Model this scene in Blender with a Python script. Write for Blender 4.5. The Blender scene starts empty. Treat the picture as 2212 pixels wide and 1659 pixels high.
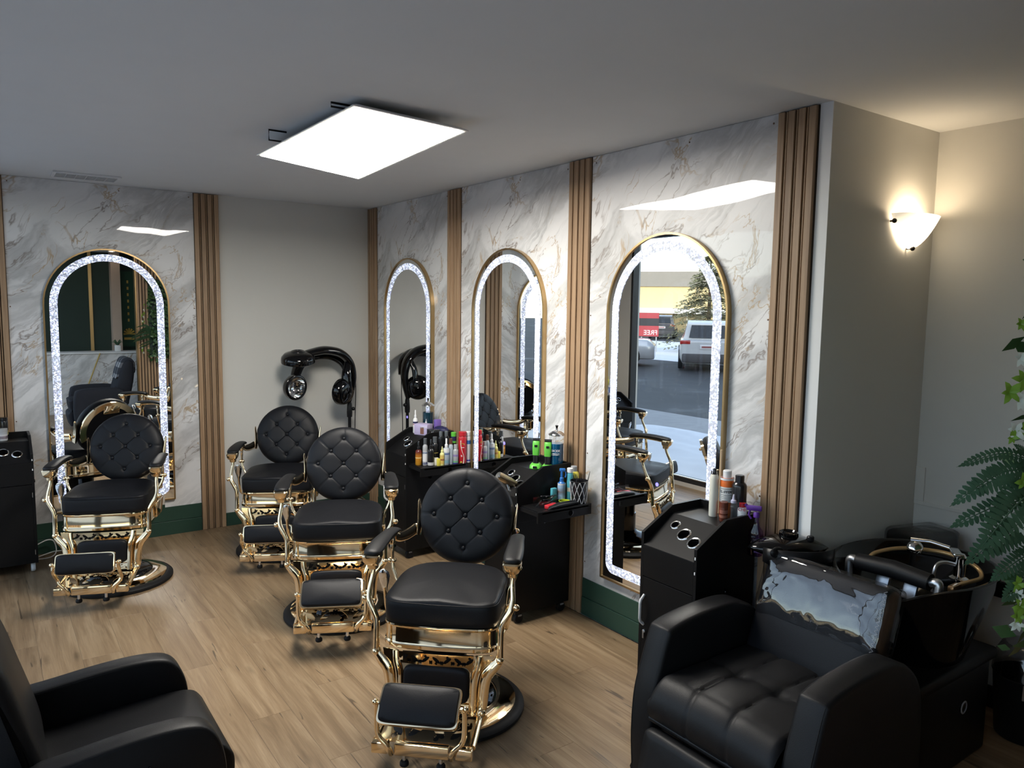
import bpy, bmesh, math, random
from mathutils import Vector, Matrix, noise as mnoise
random.seed(7)
sc = bpy.context.scene
COL = sc.collection
PI = math.pi
R = math.radians

# ------------------------------------------------------------------ camera
def set_camera():
    yaw, pitch, roll = R(35.45088608), R(-5.78417695), R(0.77395727)
    f = Vector((math.sin(yaw) * math.cos(pitch), math.cos(yaw) * math.cos(pitch), math.sin(pitch)))
    r = Vector((math.cos(yaw), -math.sin(yaw), 0))
    u = r.cross(f)
    c, s = math.cos(roll), math.sin(roll)
    r2 = c * r + s * u
    u2 = -s * r + c * u
    cam = bpy.data.cameras.new('camera')
    cam.sensor_width = 36.0
    cam.lens = 1618.32 / 2212 * 36.0
    cam.clip_start = 0.02
    cam.clip_end = 400
    o = bpy.data.objects.new('camera', cam)
    COL.objects.link(o)
    o.matrix_world = Matrix(((r2.x, u2.x, -f.x, -2.868), (r2.y, u2.y, -f.y, -6.2338), (r2.z, u2.z, -f.z, 1.808), (0, 0, 0, 1)))
    sc.camera = o
set_camera()

# ------------------------------------------------------------------ world, sun, exposure
w = bpy.data.worlds.new('sky')
sc.world = w
w.use_nodes = True
nt = w.node_tree
nt.nodes.clear()
sky = nt.nodes.new('ShaderNodeTexSky')
sky.sky_type = 'NISHITA'
sky.sun_disc = False
sky.sun_elevation = R(24)
sky.sun_rotation = R(115)
sky.air_density = 1.0
sky.dust_density = 0.5
bg = nt.nodes.new('ShaderNodeBackground')
bg.inputs['Strength'].default_value = 0.27
wo = nt.nodes.new('ShaderNodeOutputWorld')
hsv = nt.nodes.new('ShaderNodeHueSaturation')
hsv.inputs['Saturation'].default_value = 0.68
nt.links.new(sky.outputs[0], hsv.inputs['Color'])
nt.links.new(hsv.outputs[0], bg.inputs['Color'])
nt.links.new(bg.outputs[0], wo.inputs['Surface'])
sl = bpy.data.lights.new('sun', 'SUN')
sl.energy = 1.1
sl.angle = R(0.6)
sl.color = (1.0, 0.86, 0.66)
so = bpy.data.objects.new('sun', sl)
COL.objects.link(so)
so.rotation_euler = Vector((-0.88, 0.34, -0.25)).to_track_quat('-Z', 'Y').to_euler()
so.location = (8, -4, 12)
sc.view_settings.view_transform = 'Standard'
sc.view_settings.look = 'None'
sc.view_settings.gamma = 1.0
sc.view_settings.use_curve_mapping = False
sc.view_settings.exposure = 0.84
sc.cycles.max_bounces = 9
sc.cycles.diffuse_bounces = 4
sc.cycles.glossy_bounces = 5
sc.cycles.transparent_max_bounces = 9
sc.cycles.sample_clamp_indirect = 6.0
sc.cycles.caustics_reflective = False
sc.cycles.caustics_refractive = False
sc.cycles.use_denoising = True

# ------------------------------------------------------------------ materials
MATS = {}
def base_mat(name):
    m = bpy.data.materials.new(name)
    m.use_nodes = True
    n = m.node_tree
    return m, n, n.nodes['Principled BSDF']
def mat(name, col, rough=0.5, metal=0.0, coat=0.0, emit=0.0, ecol=None, trans=0.0, ior=1.45, bump=0.0, bscale=120.0, vary=0.0, vscale=6.0, spec=0.5):
    if name in MATS:
        return MATS[name]
    m, n, b = base_mat(name)
    b.inputs['Base Color'].default_value = (*col, 1)
    b.inputs['Roughness'].default_value = rough
    b.inputs['Metallic'].default_value = metal
    b.inputs['Coat Weight'].default_value = coat
    b.inputs['Coat Roughness'].default_value = 0.04
    b.inputs['Transmission Weight'].default_value = trans
    b.inputs['IOR'].default_value = ior
    b.inputs['Specular IOR Level'].default_value = spec
    if emit:
        b.inputs['Emission Color'].default_value = (*(ecol or col), 1)
        b.inputs['Emission Strength'].default_value = emit
    tc = n.nodes.new('ShaderNodeTexCoord')
    nz = n.nodes.new('ShaderNodeTexNoise')
    nz.inputs['Scale'].default_value = vscale
    nz.inputs['Detail'].default_value = 4
    n.links.new(tc.outputs['Object'], nz.inputs['Vector'])
    mx = n.nodes.new('ShaderNodeMix')
    mx.data_type = 'RGBA'
    v = vary if vary else 0.04
    mx.inputs['A'].default_value = (*[min(1, c * (1 - v)) for c in col], 1)
    mx.inputs['B'].default_value = (*[min(1, c * (1 + v)) for c in col], 1)
    n.links.new(nz.outputs['Fac'], mx.inputs['Factor'])
    n.links.new(mx.outputs['Result'], b.inputs['Base Color'])
    if bump:
        n2 = n.nodes.new('ShaderNodeTexNoise')
        n2.inputs['Scale'].default_value = bscale
        n2.inputs['Detail'].default_value = 3
        n.links.new(tc.outputs['Object'], n2.inputs['Vector'])
        bp = n.nodes.new('ShaderNodeBump')
        bp.inputs['Strength'].default_value = bump
        bp.inputs['Distance'].default_value = 0.002
        n.links.new(n2.outputs['Fac'], bp.inputs['Height'])
        n.links.new(bp.outputs['Normal'], b.inputs['Normal'])
    MATS[name] = m
    return m
def ramp(n, stops):
    r = n.nodes.new('ShaderNodeValToRGB')
    e = r.color_ramp.elements
    while len(e) < len(stops):
        e.new(0.5)
    for k, (p, c) in enumerate(stops):
        e[k].position = p
        e[k].color = (*c, 1) if len(c) == 3 else c
    return r
def vmap(n, scale=(1, 1, 1), rot=(0, 0, 0), loc=(0, 0, 0), src='Object'):
    tc = n.nodes.new('ShaderNodeTexCoord')
    mp = n.nodes.new('ShaderNodeMapping')
    mp.inputs['Scale'].default_value = scale
    mp.inputs['Rotation'].default_value = rot
    mp.inputs['Location'].default_value = loc
    n.links.new(tc.outputs[src], mp.inputs['Vector'])
    return mp
def math_node(n, op, a, b=None, clamp=False):
    x = n.nodes.new('ShaderNodeMath')
    x.operation = op
    x.use_clamp = clamp
    for k, q in enumerate((a, b)):
        if q is None:
            continue
        if isinstance(q, (int, float)):
            x.inputs[k].default_value = q
        else:
            n.links.new(q, x.inputs[k])
    return x.outputs[0]
def mix_col(n, fac, a, b, blend='MIX'):
    x = n.nodes.new('ShaderNodeMix')
    x.data_type = 'RGBA'
    x.blend_type = blend
    for key, q in (('Factor', fac), ('A', a), ('B', b)):
        if isinstance(q, (int, float)):
            x.inputs[key].default_value = q
        elif isinstance(q, tuple):
            x.inputs[key].default_value = (*q, 1)
        else:
            n.links.new(q, x.inputs[key])
    return x.outputs['Result']

def wood_mat(name, c0, c1, c2, stretch=(26, 26, 1.6), rough=0.5, dark=0.0, tint=0.3):
    m, n, b = base_mat(name)
    oi = n.nodes.new('ShaderNodeObjectInfo')
    tc = n.nodes.new('ShaderNodeTexCoord')
    ad = n.nodes.new('ShaderNodeVectorMath')
    ad.operation = 'ADD'
    mu = n.nodes.new('ShaderNodeVectorMath')
    mu.operation = 'SCALE'
    mu.inputs[0].default_value = (13.7, 7.3, 5.1)
    n.links.new(oi.outputs['Random'], mu.inputs['Scale'])
    n.links.new(tc.outputs['Object'], ad.inputs[0])
    n.links.new(mu.outputs[0], ad.inputs[1])
    mp = n.nodes.new('ShaderNodeMapping')
    mp.inputs['Scale'].default_value = stretch
    n.links.new(ad.outputs[0], mp.inputs['Vector'])
    n1 = n.nodes.new('ShaderNodeTexNoise')
    n1.inputs['Scale'].default_value = 1.0
    n1.inputs['Detail'].default_value = 7
    n1.inputs['Roughness'].default_value = 0.62
    n1.inputs['Distortion'].default_value = 0.6
    n.links.new(mp.outputs[0], n1.inputs['Vector'])
    rp = ramp(n, [(0.26, c0), (0.5, c1), (0.74, c2)])
    n.links.new(n1.outputs['Fac'], rp.inputs['Fac'])
    col = rp.outputs['Color']
    # fine pores
    mp2 = n.nodes.new('ShaderNodeMapping')
    mp2.inputs['Scale'].default_value = tuple(s * (9 if s > 5 else 3.5) for s in stretch)
    n.links.new(ad.outputs[0], mp2.inputs['Vector'])
    n2 = n.nodes.new('ShaderNodeTexNoise')
    n2.inputs['Scale'].default_value = 1.0
    n2.inputs['Detail'].default_value = 3
    n.links.new(mp2.outputs[0], n2.inputs['Vector'])
    f2 = math_node(n, 'MULTIPLY', n2.outputs['Fac'], 0.55)
    col = mix_col(n, f2, col, tuple(c * 0.55 for c in c0), 'MIX')
    # per piece tint
    rv = math_node(n, 'MULTIPLY', oi.outputs['Random'], tint)
    hs = n.nodes.new('ShaderNodeHueSaturation')
    hs.inputs['Saturation'].default_value = 0.95
    n.links.new(col, hs.inputs['Color'])
    n.links.new(math_node(n, 'ADD', rv, 1.03 - tint / 2), hs.inputs['Value'])
    col = hs.outputs['Color']
    if dark:
        # knots and short dark cracks
        mp3 = n.nodes.new('ShaderNodeMapping')
        mp3.inputs['Scale'].default_value = (9.0, 2.2, 1.0)
        n.links.new(ad.outputs[0], mp3.inputs['Vector'])
        vo = n.nodes.new('ShaderNodeTexVoronoi')
        vo.inputs['Scale'].default_value = 1.0
        n.links.new(mp3.outputs[0], vo.inputs['Vector'])
        nd = n.nodes.new('ShaderNodeTexNoise')
        nd.inputs['Scale'].default_value = 9
        n.links.new(ad.outputs[0], nd.inputs['Vector'])
        dd = math_node(n, 'ADD', vo.outputs['Distance'], math_node(n, 'MULTIPLY', nd.outputs['Fac'], 0.22))
        kr = ramp(n, [(0.13, (1, 1, 1)), (0.30, (0, 0, 0))])
        n.links.new(dd, kr.inputs['Fac'])
        col = mix_col(n, math_node(n, 'MULTIPLY', kr.outputs['Color'], 0.6), col, tuple(c * 0.4 for c in c0))
        mp4 = n.nodes.new('ShaderNodeMapping')
        mp4.inputs['Scale'].default_value = (34.0, 3.0, 1.0)
        n.links.new(ad.outputs[0], mp4.inputs['Vector'])
        n4 = n.nodes.new('ShaderNodeTexNoise')
        n4.inputs['Scale'].default_value = 1.0
        n4.inputs['Detail'].default_value = 2
        n4.inputs['Distortion'].default_value = 0.8
        n.links.new(mp4.outputs[0], n4.inputs['Vector'])
        cr = ramp(n, [(0.285, (1, 1, 1)), (0.315, (0, 0, 0))])
        n.links.new(n4.outputs['Fac'], cr.inputs['Fac'])
        col = mix_col(n, math_node(n, 'MULTIPLY', cr.outputs['Color'], 0.75), col, (0.05, 0.033, 0.02))
    n.links.new(col, b.inputs['Base Color'])
    b.inputs['Roughness'].default_value = rough
    bp = n.nodes.new('ShaderNodeBump')
    bp.inputs['Strength'].default_value = 0.25
    bp.inputs['Distance'].default_value = 0.001
    n.links.new(n1.outputs['Fac'], bp.inputs['Height'])
    n.links.new(bp.outputs['Normal'], b.inputs['Normal'])
    MATS[name] = m
    return m

def marble_mat():
    m, n, b = base_mat('marble_print')
    # panel local frame: x across 0..1.22, z up 0..2.44 ; the veins climb along the diagonal
    mp = vmap(n, (1, 1, 1), (0, R(40), 0))
    wn = n.nodes.new('ShaderNodeTexNoise')
    wn.inputs['Scale'].default_value = 2.2
    wn.inputs['Detail'].default_value = 5
    n.links.new(mp.outputs[0], wn.inputs['Vector'])
    sub = n.nodes.new('ShaderNodeVectorMath')
    sub.operation = 'MULTIPLY_ADD'
    sub.inputs[1].default_value = (0.30, 0.0, 0.30)
    n.links.new(wn.outputs['Color'], sub.inputs[0])
    n.links.new(mp.outputs[0], sub.inputs[2])
    def stretched(sc_, det, loc, dist=0.3, rough=0.6):
        q = n.nodes.new('ShaderNodeMapping')
        q.inputs['Scale'].default_value = sc_
        q.inputs['Location'].default_value = loc
        n.links.new(sub.outputs[0], q.inputs['Vector'])
        t = n.nodes.new('ShaderNodeTexNoise')
        t.inputs['Scale'].default_value = 1.0
        t.inputs['Detail'].default_value = det
        t.inputs['Roughness'].default_value = rough
        t.inputs['Distortion'].default_value = dist
        n.links.new(q.outputs[0], t.inputs['Vector'])
        return t.outputs['Fac']
    # soft grey clouds along the diagonal
    cl = stretched((0.85, 1.0, 2.8), 6, (3.1, 0, 1.7))
    rc = ramp(n, [(0.40, (0.80, 0.79, 0.785)), (0.51, (0.75, 0.745, 0.74)), (0.58, (0.56, 0.555, 0.55)), (0.62, (0.48, 0.48, 0.475)), (0.67, (0.70, 0.695, 0.69))])
    n.links.new(cl, rc.inputs['Fac'])
    col = rc.outputs['Color']
    def vein(src, w0, w1, c, amt, mask):
        nonlocal col
        d = math_node(n, 'ABSOLUTE', math_node(n, 'SUBTRACT', src, 0.5))
        r = ramp(n, [(w0, (1, 1, 1)), (w1, (0, 0, 0))])
        n.links.new(d, r.inputs['Fac'])
        f = math_node(n, 'MULTIPLY', math_node(n, 'MULTIPLY', r.outputs['Color'], mask), amt)
        col = mix_col(n, f, col, c)
    def mask(sc_, loc, lo, hi):
        t = stretched(sc_, 2, loc)
        r = ramp(n, [(lo, (0, 0, 0)), (hi, (1, 1, 1))])
        n.links.new(t, r.inputs['Fac'])
        return r.outputs['Color']
    v1 = stretched((1.1, 1.0, 4.0), 5, (0.4, 0, 2.3), 0.6, 0.60)
    v2 = stretched((1.5, 1.0, 3.4), 5, (7.7, 0, 5.9), 0.8, 0.58)
    v3 = stretched((0.9, 1.0, 4.6), 6, (2.2, 0, 9.1), 0.4, 0.62)
    vein(v3, 0.0, 0.050, (0.38, 0.38, 0.38), 0.55, mask((0.9, 1, 2.0), (5, 0, 3), 0.44, 0.56))
    vein(v1, 0.0, 0.013, (0.20, 0.15, 0.12), 0.8, mask((1.5, 1, 2.2), (1, 0, 8), 0.45, 0.54))
    vein(v2, 0.0, 0.012, (0.42, 0.28, 0.13), 0.85, mask((1.7, 1, 1.8), (9, 0, 1), 0.46, 0.56))
    n.links.new(col, b.inputs['Base Color'])
    b.inputs['Roughness'].default_value = 0.35
    b.inputs['Coat Weight'].default_value = 0.55
    b.inputs['Coat Roughness'].default_value = 0.015
    # the thin sheet is not perfectly flat
    wv = n.nodes.new('ShaderNodeTexNoise')
    wv.inputs['Scale'].default_value = 1.6
    mpw = vmap(n)
    n.links.new(mpw.outputs[0], wv.inputs['Vector'])
    bp = n.nodes.new('ShaderNodeBump')
    bp.inputs['Strength'].default_value = 0.12
    bp.inputs['Distance'].default_value = 0.03
    n.links.new(wv.outputs['Fac'], bp.inputs['Height'])
    n.links.new(bp.outputs['Normal'], b.inputs['Coat Normal'])
    MATS['marble'] = m
    return m

def crystal_mat():
    m, n, b = base_mat('crystal_led_band')
    mp = vmap(n)
    v = n.nodes.new('ShaderNodeTexVoronoi')
    v.inputs['Scale'].default_value = 140
    n.links.new(mp.outputs[0], v.inputs['Vector'])
    sep = n.nodes.new('ShaderNodeSeparateColor')
    n.links.new(v.outputs['Color'], sep.inputs[0])
    rb = ramp(n, [(0.0, (0.03, 0.035, 0.05)), (0.35, (0.13, 0.14, 0.19)), (0.60, (0.36, 0.40, 0.54)), (0.82, (0.80, 0.86, 1.0)), (1.0, (1.0, 1.0, 1.0))])
    n.links.new(sep.outputs[0], rb.inputs['Fac'])
    hu = ramp(n, [(0.0, (0.55, 0.55, 1.0)), (0.25, (1, 1, 1)), (0.6, (0.85, 1.0, 0.97)), (0.8, (1, 1, 1)), (1.0, (0.70, 0.66, 1.0))])
    n.links.new(sep.outputs[1], hu.inputs['Fac'])
    col = mix_col(n, 1.0, rb.outputs['Color'], hu.outputs['Color'], 'MULTIPLY')
    b.inputs['Base Color'].default_value = (0.5, 0.52, 0.58, 1)
    b.inputs['Roughness'].default_value = 0.25
    n.links.new(col, b.inputs['Emission Color'])
    b.inputs['Emission Strength'].default_value = 0.85
    MATS['crystal'] = m
    return m

def thin_glass(name, tint=(1, 1, 1), refl=0.08, rough=0.0, bump=0.0, bscale=6.0):
    m = bpy.data.materials.new(name)
    m.use_nodes = True
    n = m.node_tree
    n.nodes.clear()
    o = n.nodes.new('ShaderNodeOutputMaterial')
    t = n.nodes.new('ShaderNodeBsdfTransparent')
    t.inputs['Color'].default_value = (*tint, 1)
    g = n.nodes.new('ShaderNodeBsdfGlossy')
    g.inputs['Roughness'].default_value = rough
    lw = n.nodes.new('ShaderNodeLayerWeight')
    lw.inputs['Blend'].default_value = 0.5
    mx = n.nodes.new('ShaderNodeMixShader')
    f = math_node(n, 'ADD', math_node(n, 'MULTIPLY', math_node(n, 'POWER', lw.outputs['Facing'], 5.0), 0.7), refl, True)
    n.links.new(f, mx.inputs[0])
    n.links.new(t.outputs[0], mx.inputs[1])
    n.links.new(g.outputs[0], mx.inputs[2])
    if bump:
        mp = vmap(n, (1, 1, 1))
        z = n.nodes.new('ShaderNodeTexNoise')
        z.inputs['Scale'].default_value = bscale
        z.inputs['Detail'].default_value = 2
        z.inputs['Distortion'].default_value = 0.5
        n.links.new(mp.outputs[0], z.inputs['Vector'])
        bp = n.nodes.new('ShaderNodeBump')
        bp.inputs['Strength'].default_value = bump
        bp.inputs['Distance'].default_value = 0.02
        n.links.new(z.outputs['Fac'], bp.inputs['Height'])
        n.links.new(bp.outputs['Normal'], g.inputs['Normal'])
        n.links.new(bp.outputs['Normal'], lw.inputs['Normal'])
    n.links.new(mx.outputs[0], o.inputs['Surface'])
    MATS[name] = m
    return m

mat('gold', (0.94, 0.745, 0.48), 0.075, 1.0)
mat('gold_frame', (0.52, 0.35, 0.17), 0.30, 1.0)
mat('chrome', (0.78, 0.79, 0.80), 0.08, 1.0)
mat('steel_dull', (0.55, 0.56, 0.58), 0.35, 1.0)
mat('leather', (0.0060, 0.0065, 0.0085), 0.47, bump=0.2, bscale=420, spec=0.25)
mat('leather_matte', (0.0060, 0.0062, 0.0072), 0.48, bump=0.2, bscale=380, spec=0.28)
mat('fabric_navy', (0.008, 0.010, 0.017), 0.8, bump=0.3, bscale=500)
mat('black_plastic', (0.006, 0.006, 0.007), 0.38, spec=0.3)
mat('black_gloss', (0.0025, 0.0025, 0.003), 0.07, coat=0.15, spec=0.4)
mat('black_board', (0.0050, 0.0050, 0.0055), 0.42, bump=0.06, bscale=90, spec=0.25)
mat('rubber', (0.008, 0.008, 0.009), 0.6, spec=0.3)
mat('wall_paint', (0.66, 0.645, 0.60), 0.75, bump=0.05, bscale=260, vary=0.02)
mat('trim_white', (0.74, 0.74, 0.73), 0.55)
mat('ceiling_paint', (0.74, 0.74, 0.73), 0.85, bump=0.04, bscale=200, vary=0.02)
mat('green_paint', (0.020, 0.055, 0.038), 0.45, bump=0.05, bscale=200)
mat('dark_green', (0.012, 0.030, 0.022), 0.6)
mat('mirror', (0.93, 0.94, 0.94), 0.0, 1.0)
mat('groove', (0.045, 0.028, 0.017), 0.7)
mat('white_plastic', (0.80, 0.80, 0.79), 0.35)
mat('grey_plastic', (0.30, 0.31, 0.33), 0.35)
mat('led_panel', (1, 1, 1), 0.5, emit=26.0, ecol=(1.0, 0.95, 0.87))
mat('panel_frame', (0.80, 0.79, 0.77), 0.5)
wood_mat('slat_wood', (0.25, 0.142, 0.070), (0.40, 0.250, 0.135), (0.50, 0.335, 0.190), (55, 55, 2.2), 0.5)
wood_mat('oak_plank', (0.158, 0.095, 0.044), (0.290, 0.192, 0.100), (0.420, 0.300, 0.172), (24, 1.6, 3), 0.42, dark=1.0, tint=0.14)
marble_mat()
crystal_mat()
thin_glass('window_glass', (0.96, 0.98, 0.98), 0.02)
thin_glass('clear_plastic', (0.93, 0.94, 0.95), 0.04)
thin_glass('cover_film', (0.85, 0.86, 0.88), 0.10, 0.03, 0.55, 7.0)
thin_glass('haze_film', (0.75, 0.75, 0.76), 0.10, 0.12, 0.8, 9.0)

# ------------------------------------------------------------------ mesh helpers
def V(*a):
    return Vector(a)
def spl(pts, n=6):
    pts = [Vector(p) for p in pts]
    out = []
    for i in range(len(pts) - 1):
        p0 = pts[max(i - 1, 0)]; p1 = pts[i]; p2 = pts[i + 1]; p3 = pts[min(i + 2, len(pts) - 1)]
        for k in range(n):
            t = k / n
            out.append(0.5 * ((2 * p1) + (-p0 + p2) * t + (2 * p0 - 5 * p1 + 4 * p2 - p3) * t * t + (-p0 + 3 * p1 - 3 * p2 + p3) * t ** 3))
    out.append(pts[-1])
    return out
def lerpl(vals, n):
    """resample a list of floats to n samples"""
    if isinstance(vals, (int, float)):
        return [vals] * n
    out = []
    for i in range(n):
        t = i / max(n - 1, 1) * (len(vals) - 1)
        k = min(int(t), len(vals) - 2)
        out.append(vals[k] + (vals[k + 1] - vals[k]) * (t - k))
    return out

class MB:
    def __init__(s):
        s.v = []
        s.f = []
    def add(s, vs, fs):
        o = len(s.v)
        s.v += [tuple(v) for v in vs]
        s.f += [tuple(i + o for i in f) for f in fs]
        return s
    def box(s, c, d, rot=None):
        c = Vector(c)
        h = Vector(d) / 2
        vs = []
        for z in (-1, 1):
            for x, y in ((-1, -1), (1, -1), (1, 1), (-1, 1)):
                p = Vector((x * h.x, y * h.y, z * h.z))
                if rot is not None:
                    p = rot @ p
                vs.append(c + p)
        return s.add(vs, [(3, 2, 1, 0), (4, 5, 6, 7), (0, 1, 5, 4), (1, 2, 6, 5), (2, 3, 7, 6), (3, 0, 4, 7)])
    def bx(s, x0, x1, y0, y1, z0, z1):
        return s.box(((x0 + x1) / 2, (y0 + y1) / 2, (z0 + z1) / 2), (abs(x1 - x0), abs(y1 - y0), abs(z1 - z0)))
    def rbox(s, c, d, r=0.01, seg=2, rot=None):
        bm = bmesh.new()
        bmesh.ops.create_cube(bm, size=1.0)
        for v in bm.verts:
            v.co = Vector((v.co.x * d[0], v.co.y * d[1], v.co.z * d[2]))
        bmesh.ops.bevel(bm, geom=bm.edges[:], offset=min(r, min(d) * 0.49), segments=seg, profile=0.5, affect='EDGES')
        c = Vector(c)
        bm.verts.index_update()
        vs = [c + (rot @ v.co if rot is not None else v.co) for v in bm.verts]
        fs = [[v.index for v in f.verts] for f in bm.faces]
        bm.free()
        return s.add(vs, fs)
    def loft(s, rings, cap0=True, cap1=True, closed=True):
        n = len(rings[0])
        o = len(s.v)
        for r in rings:
            s.v += [tuple(p) for p in r]
        m = n if closed else n - 1
        for i in range(len(rings) - 1):
            for j in range(m):
                a = o + i * n + j
                b_ = o + i * n + (j + 1) % n
                s.f.append((a, b_, b_ + n, a + n))
        if cap0:
            s.f.append(tuple(o + j for j in reversed(range(n))))
        if cap1:
            s.f.append(tuple(o + (len(rings) - 1) * n + j for j in range(n)))
        return s
    def tube(s, path, r, n=10, sx=1.0, sy=1.0, up=None, cap=True):
        path = [Vector(p) for p in path]
        rs = lerpl(r, len(path))
        rings = []
        t0 = (path[1] - path[0]).normalized()
        u = Vector(up) if up is not None else (Vector((0, 0, 1)) if abs(t0.z) < 0.9 else Vector((1, 0, 0)))
        for i, p in enumerate(path):
            if i == 0:
                t = path[1] - path[0]
            elif i == len(path) - 1:
                t = path[-1] - path[-2]
            else:
                t = path[i + 1] - path[i - 1]
            t.normalize()
            u = (u - t * u.dot(t))
            if u.length < 1e-6:
                u = t.orthogonal()
            u.normalize()
            w_ = t.cross(u)
            rings.append([p + (u * math.cos(2 * PI * k / n) * sx + w_ * math.sin(2 * PI * k / n) * sy) * rs[i] for k in range(n)])
        return s.loft(rings, cap, cap)
    def lathe(s, prof, n=28, c=(0, 0, 0), rot=None, cap=True):
        c = Vector(c)
        rings = []
        for r, z in prof:
            ring = []
            for k in range(n):
                p = Vector((r * math.cos(2 * PI * k / n), r * math.sin(2 * PI * k / n), z))
                ring.append(c + (rot @ p if rot is not None else p))
            rings.append(ring)
        return s.loft(rings, cap, cap)
    def ball(s, c, r, n=10, sc_=(1, 1, 1), rot=None):
        prof = [(max(r * math.sin(PI * i / n), r * 0.02), -r * math.cos(PI * i / n)) for i in range(n + 1)]
        o = len(s.v)
        s.lathe(prof, max(10, n * 2), (0, 0, 0))
        for i in range(o, len(s.v)):
            p = Vector(s.v[i])
            p = Vector((p.x * sc_[0], p.y * sc_[1], p.z * sc_[2]))
            if rot is not None:
                p = rot @ p
            s.v[i] = tuple(p + Vector(c))
        return s
    def prism(s, poly, a0, a1, plane='xz'):
        """polygon extruded along the missing axis from a0 to a1"""
        def m(p, a):
            return {'xz': (p[0], a, p[1]), 'yz': (a, p[0], p[1]), 'xy': (p[0], p[1], a)}[plane]
        return s.loft([[m(p, a0) for p in poly], [m(p, a1) for p in poly]])
    def mesh(s, name, m, smooth=True, ang=38):
        me = bpy.data.meshes.new(name)
        me.from_pydata(s.v, [], s.f)
        bm = bmesh.new()
        bm.from_mesh(me)
        bmesh.ops.recalc_face_normals(bm, faces=bm.faces[:])
        bm.to_mesh(me)
        bm.free()
        if smooth:
            me.shade_smooth()
            me.set_sharp_from_angle(angle=R(ang))
        if m is not None:
            me.materials.append(MATS[m] if isinstance(m, str) else m)
        return me
    def build(s, name, m, parent=None, smooth=True, ang=38, bevel=0, seg=2, subsurf=0):
        o = bpy.data.objects.new(name, s.mesh(name, m, smooth, ang))
        COL.objects.link(o)
        if parent is not None:
            o.parent = parent
        if bevel:
            q = o.modifiers.new('bevel', 'BEVEL')
            q.width = bevel
            q.segments = seg
            q.limit_method = 'ANGLE'
        if subsurf:
            q = o.modifiers.new('sub', 'SUBSURF')
            q.levels = q.render_levels = subsurf
        return o
def tag(o, label, cat, group=None, kind=None):
    if label:
        o['label'] = label
    if cat:
        o['category'] = cat
    if group:
        o['group'] = group
    if kind:
        o['kind'] = kind
    return o
def empty(name, loc=(0, 0, 0), rz=0.0):
    o = bpy.data.objects.new(name, None)
    o.empty_display_size = 0.1
    COL.objects.link(o)
    o.location = loc
    o.rotation_euler = (0, 0, rz)
    return o
def thing(name, label, cat, loc=(0, 0, 0), rz=0.0, group=None):
    return tag(empty(name, loc, rz), label, cat, group)
def struct(o, label=None):
    o['kind'] = 'structure'
    if label:
        o['label'] = label
    return o
def copy_tree(o, parent=None):
    c = o.copy()
    COL.objects.link(c)
    c.parent = parent
    for ch in list(o.children):
        copy_tree(ch, c)
    return c
def text(name, s, size, m, parent, loc, rot, ext=0.0004, align='CENTER', sx=1.0):
    cu = bpy.data.curves.new(name, 'FONT')
    cu.body = s
    cu.size = size
    cu.extrude = ext
    cu.align_x = align
    cu.align_y = 'CENTER'
    cu.resolution_u = 2
    f = bpy.data.objects.new(name, cu)
    COL.objects.link(f)
    me = bpy.data.meshes.new_from_object(f.evaluated_get(bpy.context.evaluated_depsgraph_get()))
    bpy.data.objects.remove(f)
    me.name = name
    me.materials.clear()
    me.materials.append(MATS[m])
    o = bpy.data.objects.new(name, me)
    COL.objects.link(o)
    o.parent = parent
    o.location = loc
    o.rotation_euler = rot
    o.scale = (sx, 1, 1)
    return o
# ------------------------------------------------------------------ room shell
H = 2.66
XW = -3.05          # storefront plane
wall_back = struct(MB().bx(-3.2, 0.12, 0, 0.15, -0.1, H).build('wall_back', 'wall_paint', smooth=False))
wall_right = struct(MB().bx(0, 0.12, -4.429, 0.0, -0.1, H).build('wall_right', 'wall_paint', smooth=False))
wall_return = struct(MB().bx(0.12, 0.876, -4.429, -4.31, -0.1, H).build('wall_return', 'wall_paint', smooth=False))
wall_niche = struct(MB().bx(0.876, 1.0, -8.5, -4.31, -0.1, H).build('wall_niche', 'wall_paint', smooth=False))
wall_front = struct(MB().bx(-3.2, 0.876, -8.5, -8.4, -0.1, H).build('wall_front', 'dark_green', smooth=False))
wl = MB().bx(-3.2, XW, -0.22, 0.0, -0.1, H).bx(-3.2, XW, -8.4, -8.1, -0.1, H).bx(-3.2, XW, -8.1, -0.22, 2.62, H).bx(-3.2, XW, -8.1, -0.22, -0.1, 0.04)
struct(wl.build('wall_left', 'wall_paint', smooth=False))
ceiling = struct(MB().bx(-3.2, 1.0, -8.5, 0.15, H, H + 0.1).build('ceiling', 'ceiling_paint', smooth=False))
struct(MB().bx(-3.2, 14, -16, 16, H + 0.1, 5.2).bx(1.0, 14, -16, 16, -0.2, H + 0.1).bx(-3.2, 1.0, 0.15, 16, -0.2, H + 0.1)
       .bx(-3.2, 1.0, -16, -8.5, -0.2, H + 0.1).build('wall_exterior', mat('stucco', (0.42, 0.40, 0.37), 0.8), smooth=False))  # unseen building mass added to keep sun out, height set for its shadow
# white painted end of the right wall, and its outer corner
struct(MB().bx(-0.004, 0.0, -4.429, -4.372, 0, H).build('trim_1', 'trim_white', smooth=False))

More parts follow.
